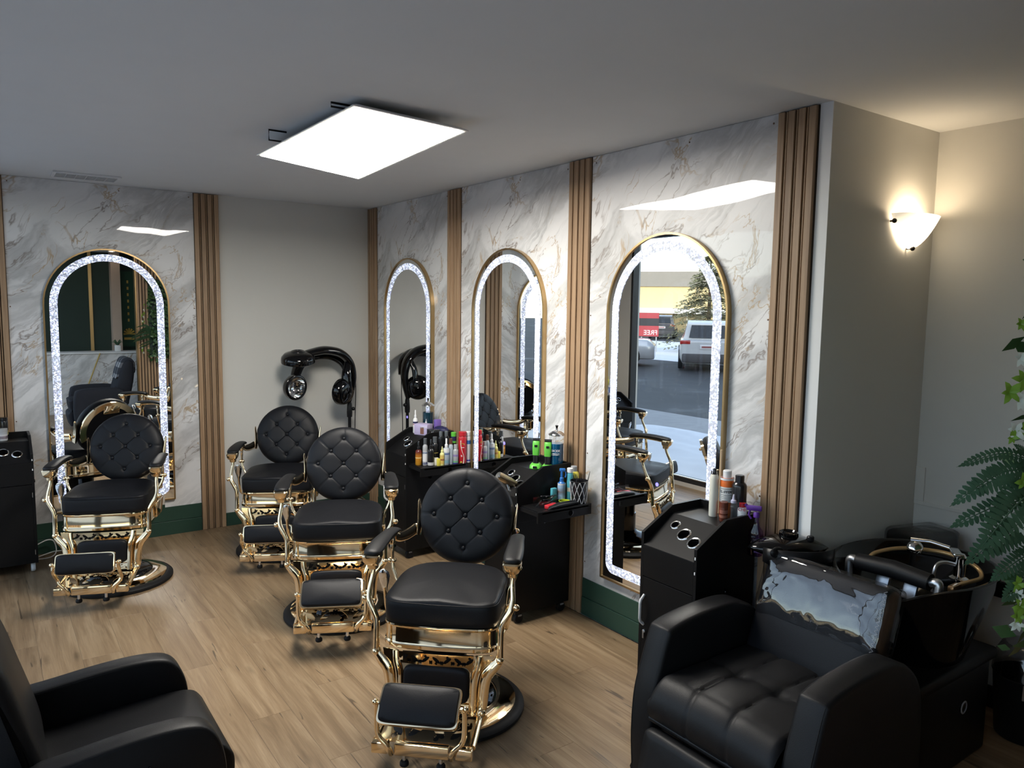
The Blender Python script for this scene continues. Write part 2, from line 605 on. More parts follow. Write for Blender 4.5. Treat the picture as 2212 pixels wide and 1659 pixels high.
# floor: slab and planks
floor = struct(MB().bx(-3.2, 1.0, -8.5, 0.15, -0.12, -0.012).build('floor', 'groove', smooth=False))
PW, PL = 0.178, 1.22
plank_me = MB().rbox((0, 0, -0.006), (PW - 0.0006, PL - 0.0006, 0.012), 0.0004, 1).mesh('plank', 'oak_plank', smooth=False)
def add_plank(x, y0, y1, me_cache={}):
    L = y1 - y0
    key = round(L, 3)
    if abs(L - PL) < 1e-4:
        me = plank_me
    else:
        if key not in me_cache:
            me_cache[key] = MB().rbox((0, 0, -0.006), (PW - 0.0006, L - 0.0006, 0.012), 0.0004, 1).mesh('plank', 'oak_plank', smooth=False)
        me = me_cache[key]
    o = bpy.data.objects.new('plank', me)
    COL.objects.link(o)
    o.parent = floor
    o.location = (x, (y0 + y1) / 2, 0)
nrow = int((0.876 + 3.05) / PW) + 1
for i in range(nrow):
    x = -3.05 + PW * (i + 0.5)
    ytop = 0.0 if x < 0.0 else -4.429
    off = [0.0, 0.62, 0.27, 0.93, 0.45, 0.12, 0.76][i % 7]
    y = -8.4
    first = True
    while y < ytop - 0.03:
        L = PL - off if (first and off > 0.05) else PL
        y1 = min(y + L, ytop)
        if ytop - y1 < 0.06:
            y1 = ytop
        add_plank(x, round(y, 3), round(y1, 3))
        y = y1
        first = False

# green skirting: low board everywhere, a second flush board below each marble sheet
def green(name, wall, boards):
    o = None
    for b_ in boards:
        q = MB().bx(*b_).build(name if o is None else 'board', 'green_paint', o, smooth=False, bevel=0.002)
        if o is None:
            o = struct(q)
gb = [(-3.05, -1.476)]
for k, (x0, x1) in enumerate(gb):
    o = struct(MB().bx(x0, x1, -0.016, 0, 0, 0.108).build('baseboard_back', 'green_paint', None, False, bevel=0.002))
    MB().bx(x0, x1, -0.012, 0, 0.110, 0.222).build('board', 'green_paint', o, False, bevel=0.002)
    MB().bx(-1.288, -0.002, -0.014, 0, 0, 0.108).build('board', 'green_paint', o, False, bevel=0.002)
o = None
for (y0, y1) in ((-1.388, -0.172), (-2.781, -1.566), (-4.181, -2.97)):
    q = MB().bx(-0.016, 0, y0, y1, 0, 0.108).build('baseboard_right' if o is None else 'board', 'green_paint', o, False, bevel=0.002)
    if o is None:
        o = struct(q)
    MB().bx(-0.012, 0, y0, y1, 0.110, 0.222).build('board', 'green_paint', o, False, bevel=0.002)

# marble print sheets, one print repeated on each sheet
def marble_panel(wall, loc, rz, w_):
    o = MB().bx(0, w_, -0.006, 0, 0, H - 0.224).build('marble_panel', 'marble', wall, False)
    o.location = loc
    o.rotation_euler.z = rz
    sm = MB().lathe([(0.0045, 0), (0.0045, -0.0012), (0.002, -0.0022)], 10, rot=Matrix.Rotation(R(-90), 3, 'X')).mesh('screw', mat('screw_bronze', (0.16, 0.10, 0.07), 0.4, 0.8))
    for (sx, sz) in ((0.03, 2.40), (w_ - 0.03, 2.40), (w_ / 2 + 0.1, 2.40), (0.012, 1.55), (w_ - 0.012, 1.55), (0.012, 0.75), (w_ - 0.012, 0.75), (0.012, 0.1)):
        s_ = bpy.data.objects.new('screw', sm)
        COL.objects.link(s_)
        s_.parent = o
        s_.location = (sx, -0.0055, sz)
    return o
marble_panel(wall_back, (-2.695, 0, 0.222), 0, 1.219)
for y0, w_ in ((-0.172, 1.216), (-1.566, 1.215), (-2.97, 1.211)):
    marble_panel(wall_right, (0, y0, 0.222), -PI / 2, w_)

# fluted wooden strips
slat_cache = {}
def slat_strip(wall, loc, rz, w_):
    o = MB().bx(0, w_, -0.008, 0, 0, H - 0.004).build('slat_strip', 'groove', wall, False)
    o.location = loc
    o.rotation_euler.z = rz
    n = 4
    wide = w_ * 0.172
    pitch = (w_ - wide - 0.008) / (n - 1)
    def slat(x, sw, th):
        k = (round(sw, 4), th)
        if k not in slat_cache:
            slat_cache[k] = MB().rbox((0, -th / 2 - 0.004, (H - 0.006) / 2), (sw, th, H - 0.006), 0.002, 1).mesh('slat', 'slat_wood', smooth=False)
        q = bpy.data.objects.new('slat', slat_cache[k])
        COL.objects.link(q)
        q.parent = o
        q.location = (x, 0, 0.001)
    for i in range(n):
        slat(0.004 + wide / 2 + pitch * i, wide, 0.020)
        if i < n - 1:
            slat(0.004 + wide / 2 + pitch * (i + 0.5), (pitch - wide) * 0.42, 0.016)
slat_strip(wall_back, (-1.476, 0, 0), 0, 0.188)
slat_strip(wall_back, (-2.895, 0, 0), 0, 0.200)
for y0, w_ in ((-0.002, 0.170), (-1.388, 0.178), (-2.781, 0.189), (-4.181, 0.188)):
    slat_strip(wall_right, (0, y0, 0), -PI / 2, w_)

# ceiling light: a flat LED panel on hooks, hanging a little askew
def led_panel():
    c = [V(-1.664, -2.254, 2.57), V(-1.583, -3.287, 2.62), V(-1.021, -3.275, 2.60), V(-1.021, -2.086, 2.54)]
    ctr = sum(c, V(0, 0, 0)) / 4
    t = thing('led_ceiling_panel', 'lit white rectangular LED panel hanging from the grey ceiling', 'light', ctr)
    c = [p - ctr for p in c]
    def ins(d, dz):
        out = []
        for i in range(4):
            e1 = (c[(i + 1) % 4] - c[i]).normalized()
            e2 = (c[(i - 1) % 4] - c[i]).normalized()
            out.append(c[i] + (e1 + e2) * d + V(0, 0, dz))
        return out
    MB().loft([ins(0.016, 0), ins(0.0, 0.0), ins(0.0, 0.004), ins(0.03, 0.020)], True, True).build('frame', 'panel_frame', t, False)
    q = ins(0.018, -0.0025)
    MB().loft([q, ins(0.018, 0.002)]).build('diffuser', 'led_panel', t, False)
    for k in (0.22, 0.86):
        p = c[0].lerp(c[1], k)
        p = p + V(-0.012, 0, 0.012)
        top = H - 0.004 - ctr.z
        path = [p + V(0.05, 0, 0.015), p + V(-0.012, 0, 0.015), V(p.x - 0.012, p.y, top), V(p.x + 0.075, p.y, top)]
        MB().tube(path, 0.0045, 6).build('bracket', 'black_plastic', t)
led_panel()

# ceiling air vent
t = thing('ceiling_vent', 'flat white louvred air vent in the ceiling above the arched mirror', 'vent', (-2.226, -0.315, H))
MB().bx(-0.2, 0.2, 0.10, 0.125, -0.012, -0.001).bx(-0.2, 0.2, -0.125, -0.10, -0.012, -0.001).bx(-0.2, -0.18, -0.1, 0.1, -0.012, -0.001).bx(0.18, 0.2, -0.1, 0.1, -0.012, -0.001).build('frame', 'trim_white', t, False)
MB().bx(-0.18, 0.18, -0.1, 0.1, -0.003, -0.001).build('backing', 'grey_plastic', t, False)
for i in range(7):
    MB().box((0, -0.09 + i * 0.03, -0.008), (0.36, 0.026, 0.002), Matrix.Rotation(R(25), 3, 'X')).build('slat', 'trim_white', t, False)
for i in range(5):
    MB().box((-0.12 + i * 0.06, 0, -0.010), (0.004, 0.2, 0.004)).build('rib', 'trim_white', t, False)

# wall sconce
def sconce():
    t = thing('wall_sconce', 'lit frosted glass half-bowl wall sconce with dark clips', 'lamp', (0.635, -4.43, 2.10))
    m, n, b = base_mat('frosted_glass_lit')
    MATS['sconce_glass'] = m
    b.inputs['Base Color'].default_value = (0.9, 0.86, 0.78, 1)
    b.inputs['Roughness'].default_value = 0.4
    mp = vmap(n, (1, 1, 1), (0, 0, 0), (0, 0.03, -0.085))
    gr = n.nodes.new('ShaderNodeVectorMath')
    gr.operation = 'LENGTH'
    n.links.new(mp.outputs[0], gr.inputs[0])
    rp = ramp(n, [(0.06, (1, 1, 1)), (0.17, (0.16, 0.16, 0.16))])
    n.links.new(gr.outputs['Value'], rp.inputs['Fac'])
    b.inputs['Emission Color'].default_value = (1.0, 0.84, 0.60, 1)
    n.links.new(math_node(n, 'MULTIPLY', rp.outputs['Color'], 2.2), b.inputs['Emission Strength'])
    rings = []
    for i in range(12):
        u = i / 11
        z = 0.002 + 0.148 * u
        k = max(u, 0.004) ** 0.52
        ring = []
        for j in range(25):
            a = PI * j / 24
            ring.append((-0.168 * k * math.cos(a), -0.012 - 0.105 * k * math.sin(a) ** 0.9, z))
        rings.append(ring)
    mb = MB().loft(rings, False, False, closed=False)
    o = mb.build('shade', 'sconce_glass', t)
    q = o.modifiers.new('thick', 'SOLIDIFY')
    q.thickness = 0.004
    MB().box((0, -0.006, 0.08), (0.10, 0.012, 0.10)).build('back_plate', 'steel_dull', t, False, bevel=0.003)
    for p in ((-0.158, -0.022, 0.118), (0.158, -0.022, 0.118), (0.0, -0.03, 0.004)):
        MB().ball(p, 0.011, 8).tube([V(*p), V(p[0] * 0.97, -0.002, p[2])], 0.005, 8).build('clip', mat('dark_bronze', (0.05, 0.045, 0.04), 0.3, 0.8), t)
    l = bpy.data.lights.new('bulb', 'POINT')
    l.energy = 1.5
    l.color = (1.0, 0.80, 0.55)
    l.shadow_soft_size = 0.04
    lo = bpy.data.objects.new('bulb_light', l)
    COL.objects.link(lo)
    lo.parent = t
    lo.location = (0, -0.06, 0.115)
sconce()

# storefront glazing
def storefront():
    fr = mat('anodised_frame', (0.06, 0.062, 0.066), 0.35, 0.7)
    ys = [-0.22, -2.05, -3.75, -4.85, -6.5, -8.1]  # last bay lies unseen behind the camera, added to let in more daylight
    for k in range(5):
        y1, y0 = ys[k], ys[k + 1]
        wdw = MB()
        for (a, b_) in ((y0, y0 + 0.03), (y1 - 0.03, y1)):
            wdw.bx(-3.15, -3.06, a, b_, 0.04, 2.62)
        wdw.bx(-3.15, -3.06, y0, y1, 2.57, 2.62).bx(-3.15, -3.06, y0, y1, 0.04, 0.09)
        o = struct(wdw.build('window_%d' % (k + 1), fr, None, False, bevel=0.003))
        MB().bx(-3.112, -3.106, y0 + 0.02, y1 - 0.02, 0.08, 2.58).build('pane', 'window_glass', o, False)
        MB().bx(-3.07, -3.055, y0 + 0.03, y1 - 0.03, 0.09, 0.10).build('sill_strip', 'chrome', o, False)
storefront()
# ------------------------------------------------------------------ outdoors, seen in the mirrors through the storefront
def outdoors():
    GZ = -0.2
    m, n, b = base_mat('asphalt')
    nz = n.nodes.new('ShaderNodeTexNoise'); nz.inputs['Scale'].default_value = 0.35; nz.inputs['Detail'].default_value = 8
    mp = vmap(n)
    n.links.new(mp.outputs[0], nz.inputs['Vector'])
    rp = ramp(n, [(0.48, (0.024, 0.025, 0.028)), (0.62, (0.042, 0.044, 0.048)), (0.72, (0.18, 0.19, 0.20))])
    n.links.new(nz.outputs['Fac'], rp.inputs['Fac'])
    n.links.new(rp.outputs['Color'], b.inputs['Base Color'])
    b.inputs['Roughness'].default_value = 0.7
    MATS['asphalt'] = m
    struct(MB().bx(-160, 40, -120, 160, -0.4, GZ - 0.02).build('road', 'asphalt', None, False))
    mat('concrete', (0.42, 0.42, 0.42), 0.85, bump=0.2, bscale=30, vary=0.15)
    struct(MB().bx(-8.2, -3.2, -20, 30, -0.4, GZ).build('sidewalk', 'concrete', None, False))
    # snow bank along the shop front
    mat('snow', (0.86, 0.88, 0.92), 0.75, bump=0.9, bscale=5, vary=0.05)
    def bank(name, label, x0, x1, y0, y1, h, seed, nx=34, ny=60):
        mb = MB()
        vs, fs = [], []
        for i in range(nx + 1):
            for j in range(ny + 1):
                u, v = i / nx, j / ny
                x = x0 + (x1 - x0) * u
                y = y0 + (y1 - y0) * v
                e = min(1, 5 * min(u, 1 - u)) * min(1, 9 * min(v, 1 - v))
                nn = mnoise.noise((x * 0.9 + seed, y * 0.9, seed)) * 0.5 + mnoise.noise((x * 3 + seed, y * 3, 2)) * 0.13
                z = GZ - 0.03 + e ** 0.5 * max(0.0, h * (0.75 + nn))
                vs.append((x, y, z))
        for i in range(nx):
            for j in range(ny):
                a = i * (ny + 1) + j
                fs.append((a, a + 1, a + ny + 2, a + ny + 1))
        o = mb.add(vs, fs).build(name, 'snow', None, True, 180)
        struct(o, label)
    bank('ground_snow', 'bluish white trodden snow bank just outside the storefront glass', -6.9, -3.3, -9, 3.2, 0.16, 3.3, 60, 110)
    bank('ground_snow', 'thin patchy snow field beyond the parked white SUV', -34, -19.5, 9, 34, 0.05, 8.1, 30, 40)
    # white SUV, tail towards the shop
    def car(name, label, loc, rz, paint, L=4.5, W_=1.84, H_=1.68):
        t = thing(name, label, 'car', loc, rz)
        def ring(y, w_, zs):
            return [(-w_ * a, y, z) for a, z in zs] + [(w_ * a, y, z) for a, z in reversed(zs)]
        sec = []
        for y, wv, top, roofw in ((-2.25, 0.86, 0.98, 0.96), (-2.2, 0.90, 1.02, 0.96), (-1.6, 0.92, 1.06, 0.96), (0.9, 0.92, 1.0, 0.96), (2.0, 0.90, 0.92, 0.94), (2.25, 0.80, 0.72, 0.9)):
            sec.append(ring(y, wv * W_ / 1.84, [(0.90, 0.24), (1.0, 0.42), (1.0, 0.72), (roofw, top)]))
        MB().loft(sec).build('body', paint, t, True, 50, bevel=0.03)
        roof = []
        for y, z, wv in ((-2.02, 1.06, 0.80), (-1.78, 1.55, 0.68), (-1.4, 1.66, 0.66), (0.1, 1.66, 0.66), (0.55, 1.52, 0.66), (1.15, 1.04, 0.78)):
            roof.append(ring(y, wv * W_ / 1.84, [(1.08, 0.98), (1.0, z)]))
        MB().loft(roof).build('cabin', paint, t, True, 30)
        gl = mat('car_glass', (0.015, 0.018, 0.02), 0.05, coat=0.5)
        MB().add([(-0.62, -2.07, 1.1), (0.62, -2.07, 1.1), (0.54, -1.83, 1.52), (-0.54, -1.83, 1.52)], [(0, 1, 2, 3)]).build('rear_window', gl, t, False)
        for s in (-1, 1):
            MB().add([(s * 0.80, -1.7, 1.08), (s * 0.80, 0.95, 1.08), (s * 0.705, 0.45, 1.50), (s * 0.705, -1.4, 1.56)], [(0, 1, 2, 3)]).build('side_window', gl, t, False)
            MB().rbox((s * 0.74, -2.19, 0.95), (0.34, 0.14, 0.13), 0.02).build('tail_light', mat('tail_red', (0.35, 0.015, 0.012), 0.2, coat=0.5), t)
            for y in (-1.4, 1.4):
                wv = MB().lathe([(0.20, -0.1), (0.33, -0.11), (0.345, -0.06), (0.345, 0.06), (0.33, 0.11), (0.20, 0.1)], 24, (s * 0.84, y, 0.345), Matrix.Rotation(R(90), 3, 'Y')).build('wheel', 'rubber', t)
                MB().lathe([(0.20, -0.085), (0.19, 0.085)], 16, (s * 0.84, y, 0.345), Matrix.Rotation(R(90), 3, 'Y')).build('hub', 'steel_dull', wv)
        MB().rbox((0, -2.24, 0.42), (1.66, 0.16, 0.30), 0.04).build('bumper', mat('bumper_grey', (0.05, 0.05, 0.055), 0.6), t)
        pl = MB().rbox((0, -2.262, 0.80), (0.52, 0.02, 0.15), 0.01).build('number_plate', mat('plate_white', (0.6, 0.6, 0.62), 0.4), t)
        MB().box((0, -2.275, 0.80), (0.4, 0.004, 0.06)).build('plate_print', mat('plate_red', (0.25, 0.08, 0.08), 0.4), pl, False)
        return t
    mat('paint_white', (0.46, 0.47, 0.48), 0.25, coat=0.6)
    mat('paint_silver', (0.50, 0.51, 0.53), 0.25, 0.3, coat=0.6)
    mat('paint_dark', (0.035, 0.035, 0.04), 0.3, coat=0.6)
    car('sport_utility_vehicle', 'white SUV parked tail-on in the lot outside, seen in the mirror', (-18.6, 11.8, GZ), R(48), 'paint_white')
    car('sedan', 'silver car with alloy wheels at the edge of the lot', (-16.0, 14.9, GZ), R(138), 'paint_silver', W_=1.8)
    car('pickup_truck', 'dark pickup truck parked by the red banner', (-38.1, 32.2, GZ), R(50), 'paint_dark')
    mat('parapet_grey', (0.30, 0.28, 0.25), 0.8)
    # red and black banner on a trailer frame, lettered
    t = thing('banner_sign', 'red and black advertising banner on legs beside the dark pickup', 'sign', (-23.2, 19.6, GZ), R(48))
    MB().box((0, 0, 1.30), (1.6, 0.06, 1.15)).build('board', mat('banner_black', (0.03, 0.03, 0.035), 0.5), t, False)
    MB().box((0, -0.035, 1.74), (1.6, 0.02, 0.26)).build('stripe', mat('banner_red', (0.42, 0.05, 0.06), 0.5), t, False)
    MB().box((0, -0.035, 1.0), (1.6, 0.02, 0.50)).build('stripe', 'banner_red', t, False)
    mat('letter_white', (0.85, 0.85, 0.85), 0.5)
    text('lettering', 'FREE', 0.32, 'letter_white', t, (-0.42, -0.05, 0.92), (R(90), 0, 0))
    for x in (-0.7, 0.0, 0.7):
        MB().tube([V(x, 0, 0), V(x, 0, 0.74)], 0.03, 6).build('leg', 'steel_dull', t)
    # spruce
    def spruce(loc, h, r):
        t = thing('spruce_tree', 'tall sunlit blue spruce tree beyond the snowy lot', 'tree', loc)
        MB().tube([V(0, 0, 0), V(0, 0, h * 0.95)], [0.14, 0.03], 8).build('trunk', mat('bark', (0.10, 0.07, 0.05), 0.9), t)
        mb = MB()
        rnd = random.Random(5)
        for i in range(360):
            u = rnd.random() ** 0.85
            z = h * (0.06 + 0.93 * u)
            rr = r * (1 - u) ** 0.85 * (0.75 + 0.35 * rnd.random()) + 0.12
            a = rnd.random() * 2 * PI
            d = V(math.cos(a), math.sin(a), 0)
            s_ = V(-d.y, d.x, 0)
            tip = d * rr + V(0, 0, z - 0.10 * rr)
            root = d * rr * 0.25 + V(0, 0, z + 0.12 * rr)
            for k in range(9):
                c_ = root.lerp(tip, (k + 0.6) / 9)
                w_ = (0.16 + 0.10 * rr) * (1.1 - k / 10)
                j = lambda q: V(rnd.uniform(-q, q), rnd.uniform(-q, q), rnd.uniform(-q, q))
                for sg in (-1, 1):
                    e = c_ + s_ * sg * w_ + d * 0.14 + V(0, 0, -0.04) + j(0.06)
                    mb.add([c_ + j(0.03), c_ + d * 0.11 + j(0.03), e], [(0, 1, 2)])
        o = mb.build('foliage', mat('spruce_green', (0.24, 0.24, 0.14), 0.8, vary=0.4, vscale=3), t, False)
        o['kind'] = 'stuff'
    spruce((-26.0, 17.9, GZ), 4.7, 2.35)
    # bare street trees facing the storefront
    mat('bare_bark', (0.11, 0.08, 0.06), 0.9)
    def bare_tree(loc, h, seed, label):
        t = thing('bare_tree', label, 'tree', loc, 0, 'bare trees along the street')
        rnd = random.Random(seed)
        tr = MB().tube([V(0, 0, 0), V(0.1, 0, h * 0.35), V(0, 0.1, h * 0.7)], [0.16, 0.12, 0.05], 8)
        tr.build('trunk', 'bare_bark', t)
        br = MB()
        for k in range(26):
            z = h * rnd.uniform(0.28, 0.7)
            a = rnd.uniform(0, 2 * PI)
            d = V(math.cos(a), math.sin(a), rnd.uniform(0.5, 1.3)).normalized()
            L = h * rnd.uniform(0.2, 0.42)
            p0 = V(0.05, 0.05, z)
            p1 = p0 + d * L
            br.tube([p0, p0 + d * L * 0.5 + V(0, 0, -0.05 * L), p1], [0.045, 0.03, 0.012], 5)
            for j in range(7):
                q = p0.lerp(p1, rnd.uniform(0.35, 1.0))
                e = V(rnd.uniform(-1, 1), rnd.uniform(-1, 1), rnd.uniform(-0.1, 1)).normalized()
                br.tube([q, q + e * L * 0.4], [0.018, 0.006], 4)
        br.build('branch', 'bare_bark', t)
    for k, (x, y, h_) in enumerate(((-20, -3.0, 7.0), (-23, -9.0, 8.0), (-18, -14.0, 7.5), (-26, 2.0, 8.5), (-22, -19.0, 8.0))):
        bare_tree((x, y, GZ), h_, 20 + k, 'leafless street tree standing beyond the lot opposite the storefront')
    t = thing('warehouse', 'low brown warehouse across the street behind the leafless trees', 'building', (-46, -12, GZ), 0)
    MB().bx(-4, 4, -26, 22, 0, 4.2).build('wall', mat('brown_brick', (0.22, 0.13, 0.08), 0.85), t, False)
    MB().bx(-4.2, 4.2, -26.2, 22.2, 4.2, 4.7).build('parapet', 'parapet_grey', t, False)
    for i in range(11):
        MB().bx(3.95, 4.05, -24 + i * 4.2, -21.6 + i * 4.2, 0.9, 2.6).build('window', 'car_glass', t, False)
    # shop building across the lot
    t = thing('shop_building', 'long sunlit cream shop building across the snowy lot', 'building', (-52, 40, GZ), R(52))
    MB().box((0, 3, 2.1), (60, 6, 4.2)).build('wall', mat('cream_wall', (0.78, 0.62, 0.33), 0.8), t, False)
    MB().box((0, 2.9, 4.9), (62, 6.2, 1.4)).build('parapet', mat('parapet_grey', (0.30, 0.28, 0.25), 0.8), t, False)
    MB().box((0, -0.6, 1.95), (60, 1.2, 0.5)).build('canopy', mat('canopy_white', (0.8, 0.78, 0.74), 0.7), t, False)
    for i in range(14):
        wv = MB().box((-27 + i * 4.1, -0.02, 0.85), (2.6, 0.1, 1.6)).build('window', mat('shop_window', (0.25, 0.20, 0.10), 0.3), t, False)
        MB().box((-27 + i * 4.1, -0.09, 0.85), (0.08, 0.08, 1.6)).build('mullion', 'canopy_white', wv, False)
    mat('sign_orange', (0.55, 0.20, 0.06), 0.6)
    sg = MB()
    for k in range(9):
        x = -9.0 + k * 0.75
        sg.tube(spl([(x, -0.1, 2.75 + 0.06 * k), (x + 0.25, -0.1, 3.45 + 0.05 * k), (x + 0.5, -0.1, 2.9 + 0.05 * k), (x + 0.75, -0.1, 3.2 + 0.06 * k)], 4), 0.09, 6)
    sg.build('sign_script', 'sign_orange', t)
outdoors()
# ------------------------------------------------------------------ arched mirrors
def arch(w_, z0, zs, rc, na=28, nc=6):
    """closed outline, counted the same for any size: bottom corners with radius rc, half-round top"""
    pts = []
    for (cx, sx, a0) in ((-w_ + rc, -1, PI), (w_ - rc, 1, 1.5 * PI)):
        for k in range(nc + 1):
            a = a0 + (PI / 2) * k / nc
            pts.append((cx + rc * math.cos(a), z0 + rc + rc * math.sin(a)))
    for k in range(1, 10):
        pts.append((w_, z0 + rc + (zs - z0 - rc) * k / 10))
    for k in range(na + 1):
        a = PI * k / na
        pts.append((w_ * math.cos(a), zs + w_ * math.sin(a)))
    for k in range(9, 0, -1):
        pts.append((-w_, z0 + rc + (zs - z0 - rc) * k / 10))
    return pts
def ring_band(o1, o2, y0, y1):
    A = lambda o, y: [(p[0], y, p[1]) for p in o]
    rings = [A(o1, y0), A(o1, y1), A(o2, y1), A(o2, y0), A(o1, y0)]
    return MB().loft(rings, False, False)
MW, MZ0, MZS = 0.412, 0.0, 1.500
proto = None
def arched_mirror(label, loc, rz):
    global proto
    if proto is None:
        t = empty('arched_mirror')
        ring_band(arch(MW, 0, MZS, 0.004), arch(MW - 0.010, 0.010, MZS, 0.003), 0.0, -0.030).build('frame', 'gold_frame', t, True, 30)
        g = arch(MW - 0.009, 0.009, MZS, 0.003)
        MB().loft([[(p[0], -0.002, p[1]) for p in g], [(p[0], -0.022, p[1]) for p in g]]).build('mirror_glass', 'mirror', t, False)
        ring_band(arch(MW - 0.040, 0.045, MZS, 0.06), arch(MW - 0.090, 0.095, MZS, 0.012), -0.020, -0.0240).build('crystal_band', 'crystal', t, True, 30)
        b_ = MB().lathe([(0.010, 0), (0.010, -0.0012)], 12, (0.0, -0.022, 0.62), Matrix.Rotation(R(-90), 3, 'X'))
        b_.build('touch_switch', mat('switch_blue', (0.1, 0.1, 0.8), 0.4, emit=1.5, ecol=(0.18, 0.15, 1.0)), t)
        proto = t
    else:
        t = copy_tree(proto)
    t.location = loc
    t.rotation_euler.z = rz
    return tag(t, label, 'mirror', 'arched crystal-edged wall mirrors')
arched_mirror('arched gold-framed mirror reflecting a dark green wall, below the ceiling vent', (-2.083, -0.006, 0.285), 0)
arched_mirror('arched gold-framed mirror beside the room corner reflecting the hood dryer', (-0.006, -0.765, 0.285), -PI / 2)
arched_mirror('arched mirror between two wooden strips reflecting a tufted chair and another mirror', (-0.006, -2.165, 0.285), -PI / 2)
arched_mirror('arched mirror reflecting the snowy car park and spruce tree', (-0.006, -3.558, 0.285), -PI / 2)
# ------------------------------------------------------------------ barber chairs (front of the chair is local -Y)
def sup_outline(w_, yb, yf, nb, nf, n=56, bulge=0.0):
    """superellipse seat outline: back exponent nb, front exponent nf"""
    yc = (yb + yf) / 2
    hd = (yb - yf) / 2
    pts = []
    for k in range(n):
        a = 2 * PI * k / n
        c_, s_ = math.cos(a), math.sin(a)
        e = nb if s_ > 0 else nf
        x = w_ * math.copysign(abs(c_) ** (2 / e), c_)
        y = yc + hd * math.copysign(abs(s_) ** (2 / e), s_)
        if s_ < 0:
            y -= bulge * math.cos(PI * x / (2 * w_)) * min(1, -s_ * 1.4)
        pts.append((x, y))
    return pts
def leaf_holes(u, v, nx, seed):
    """True where the pierced gold plate is cut away; u 0..1 across, v 0..1 up"""
    k = int(u * nx)
    f = u * nx - k
    m = 1 if k % 2 == 0 else -1
    # slanted leaf
    du, dv = f - 0.5, v - 0.5
    a = 0.75 * m
    p = du * math.cos(a) + dv * math.sin(a)
    q = -du * math.sin(a) + dv * math.cos(a)
    if (p / 0.46) ** 2 + (q / 0.17) ** 2 < 1:
        return True
    if (du / 0.13) ** 2 + ((dv - 0.34 * m) / 0.13) ** 2 < 1:
        return True
    if ((abs(du) - 0.42) / 0.09) ** 2 + ((dv + 0.25) / 0.22) ** 2 < 1:
        return True
    return False
def pierced(mb, x0, x1, n, m, nx, fn, hole0=0.08, hole1=0.92):
    """grid plate; fn(x, t) -> point ; cells inside leaf holes are left out"""
    idx = {}
    vs, fs = [], []
    for i in range(n + 1):
        for j in range(m + 1):
            idx[i, j] = len(vs)
            vs.append(fn(x0 + (x1 - x0) * i / n, j / m))
    for i in range(n):
        for j in range(m):
            v = (j + 0.5) / m
            u = (i + 0.5) / n
            if hole0 < v < hole1 and 0.03 < u < 0.97 and leaf_holes((u - 0.03) / 0.94, (v - hole0) / (hole1 - hole0), nx, 0):
                continue
            fs.append((idx[i, j], idx[i + 1, j], idx[i + 1, j + 1], idx[i, j + 1]))
    return mb.add(vs, fs)

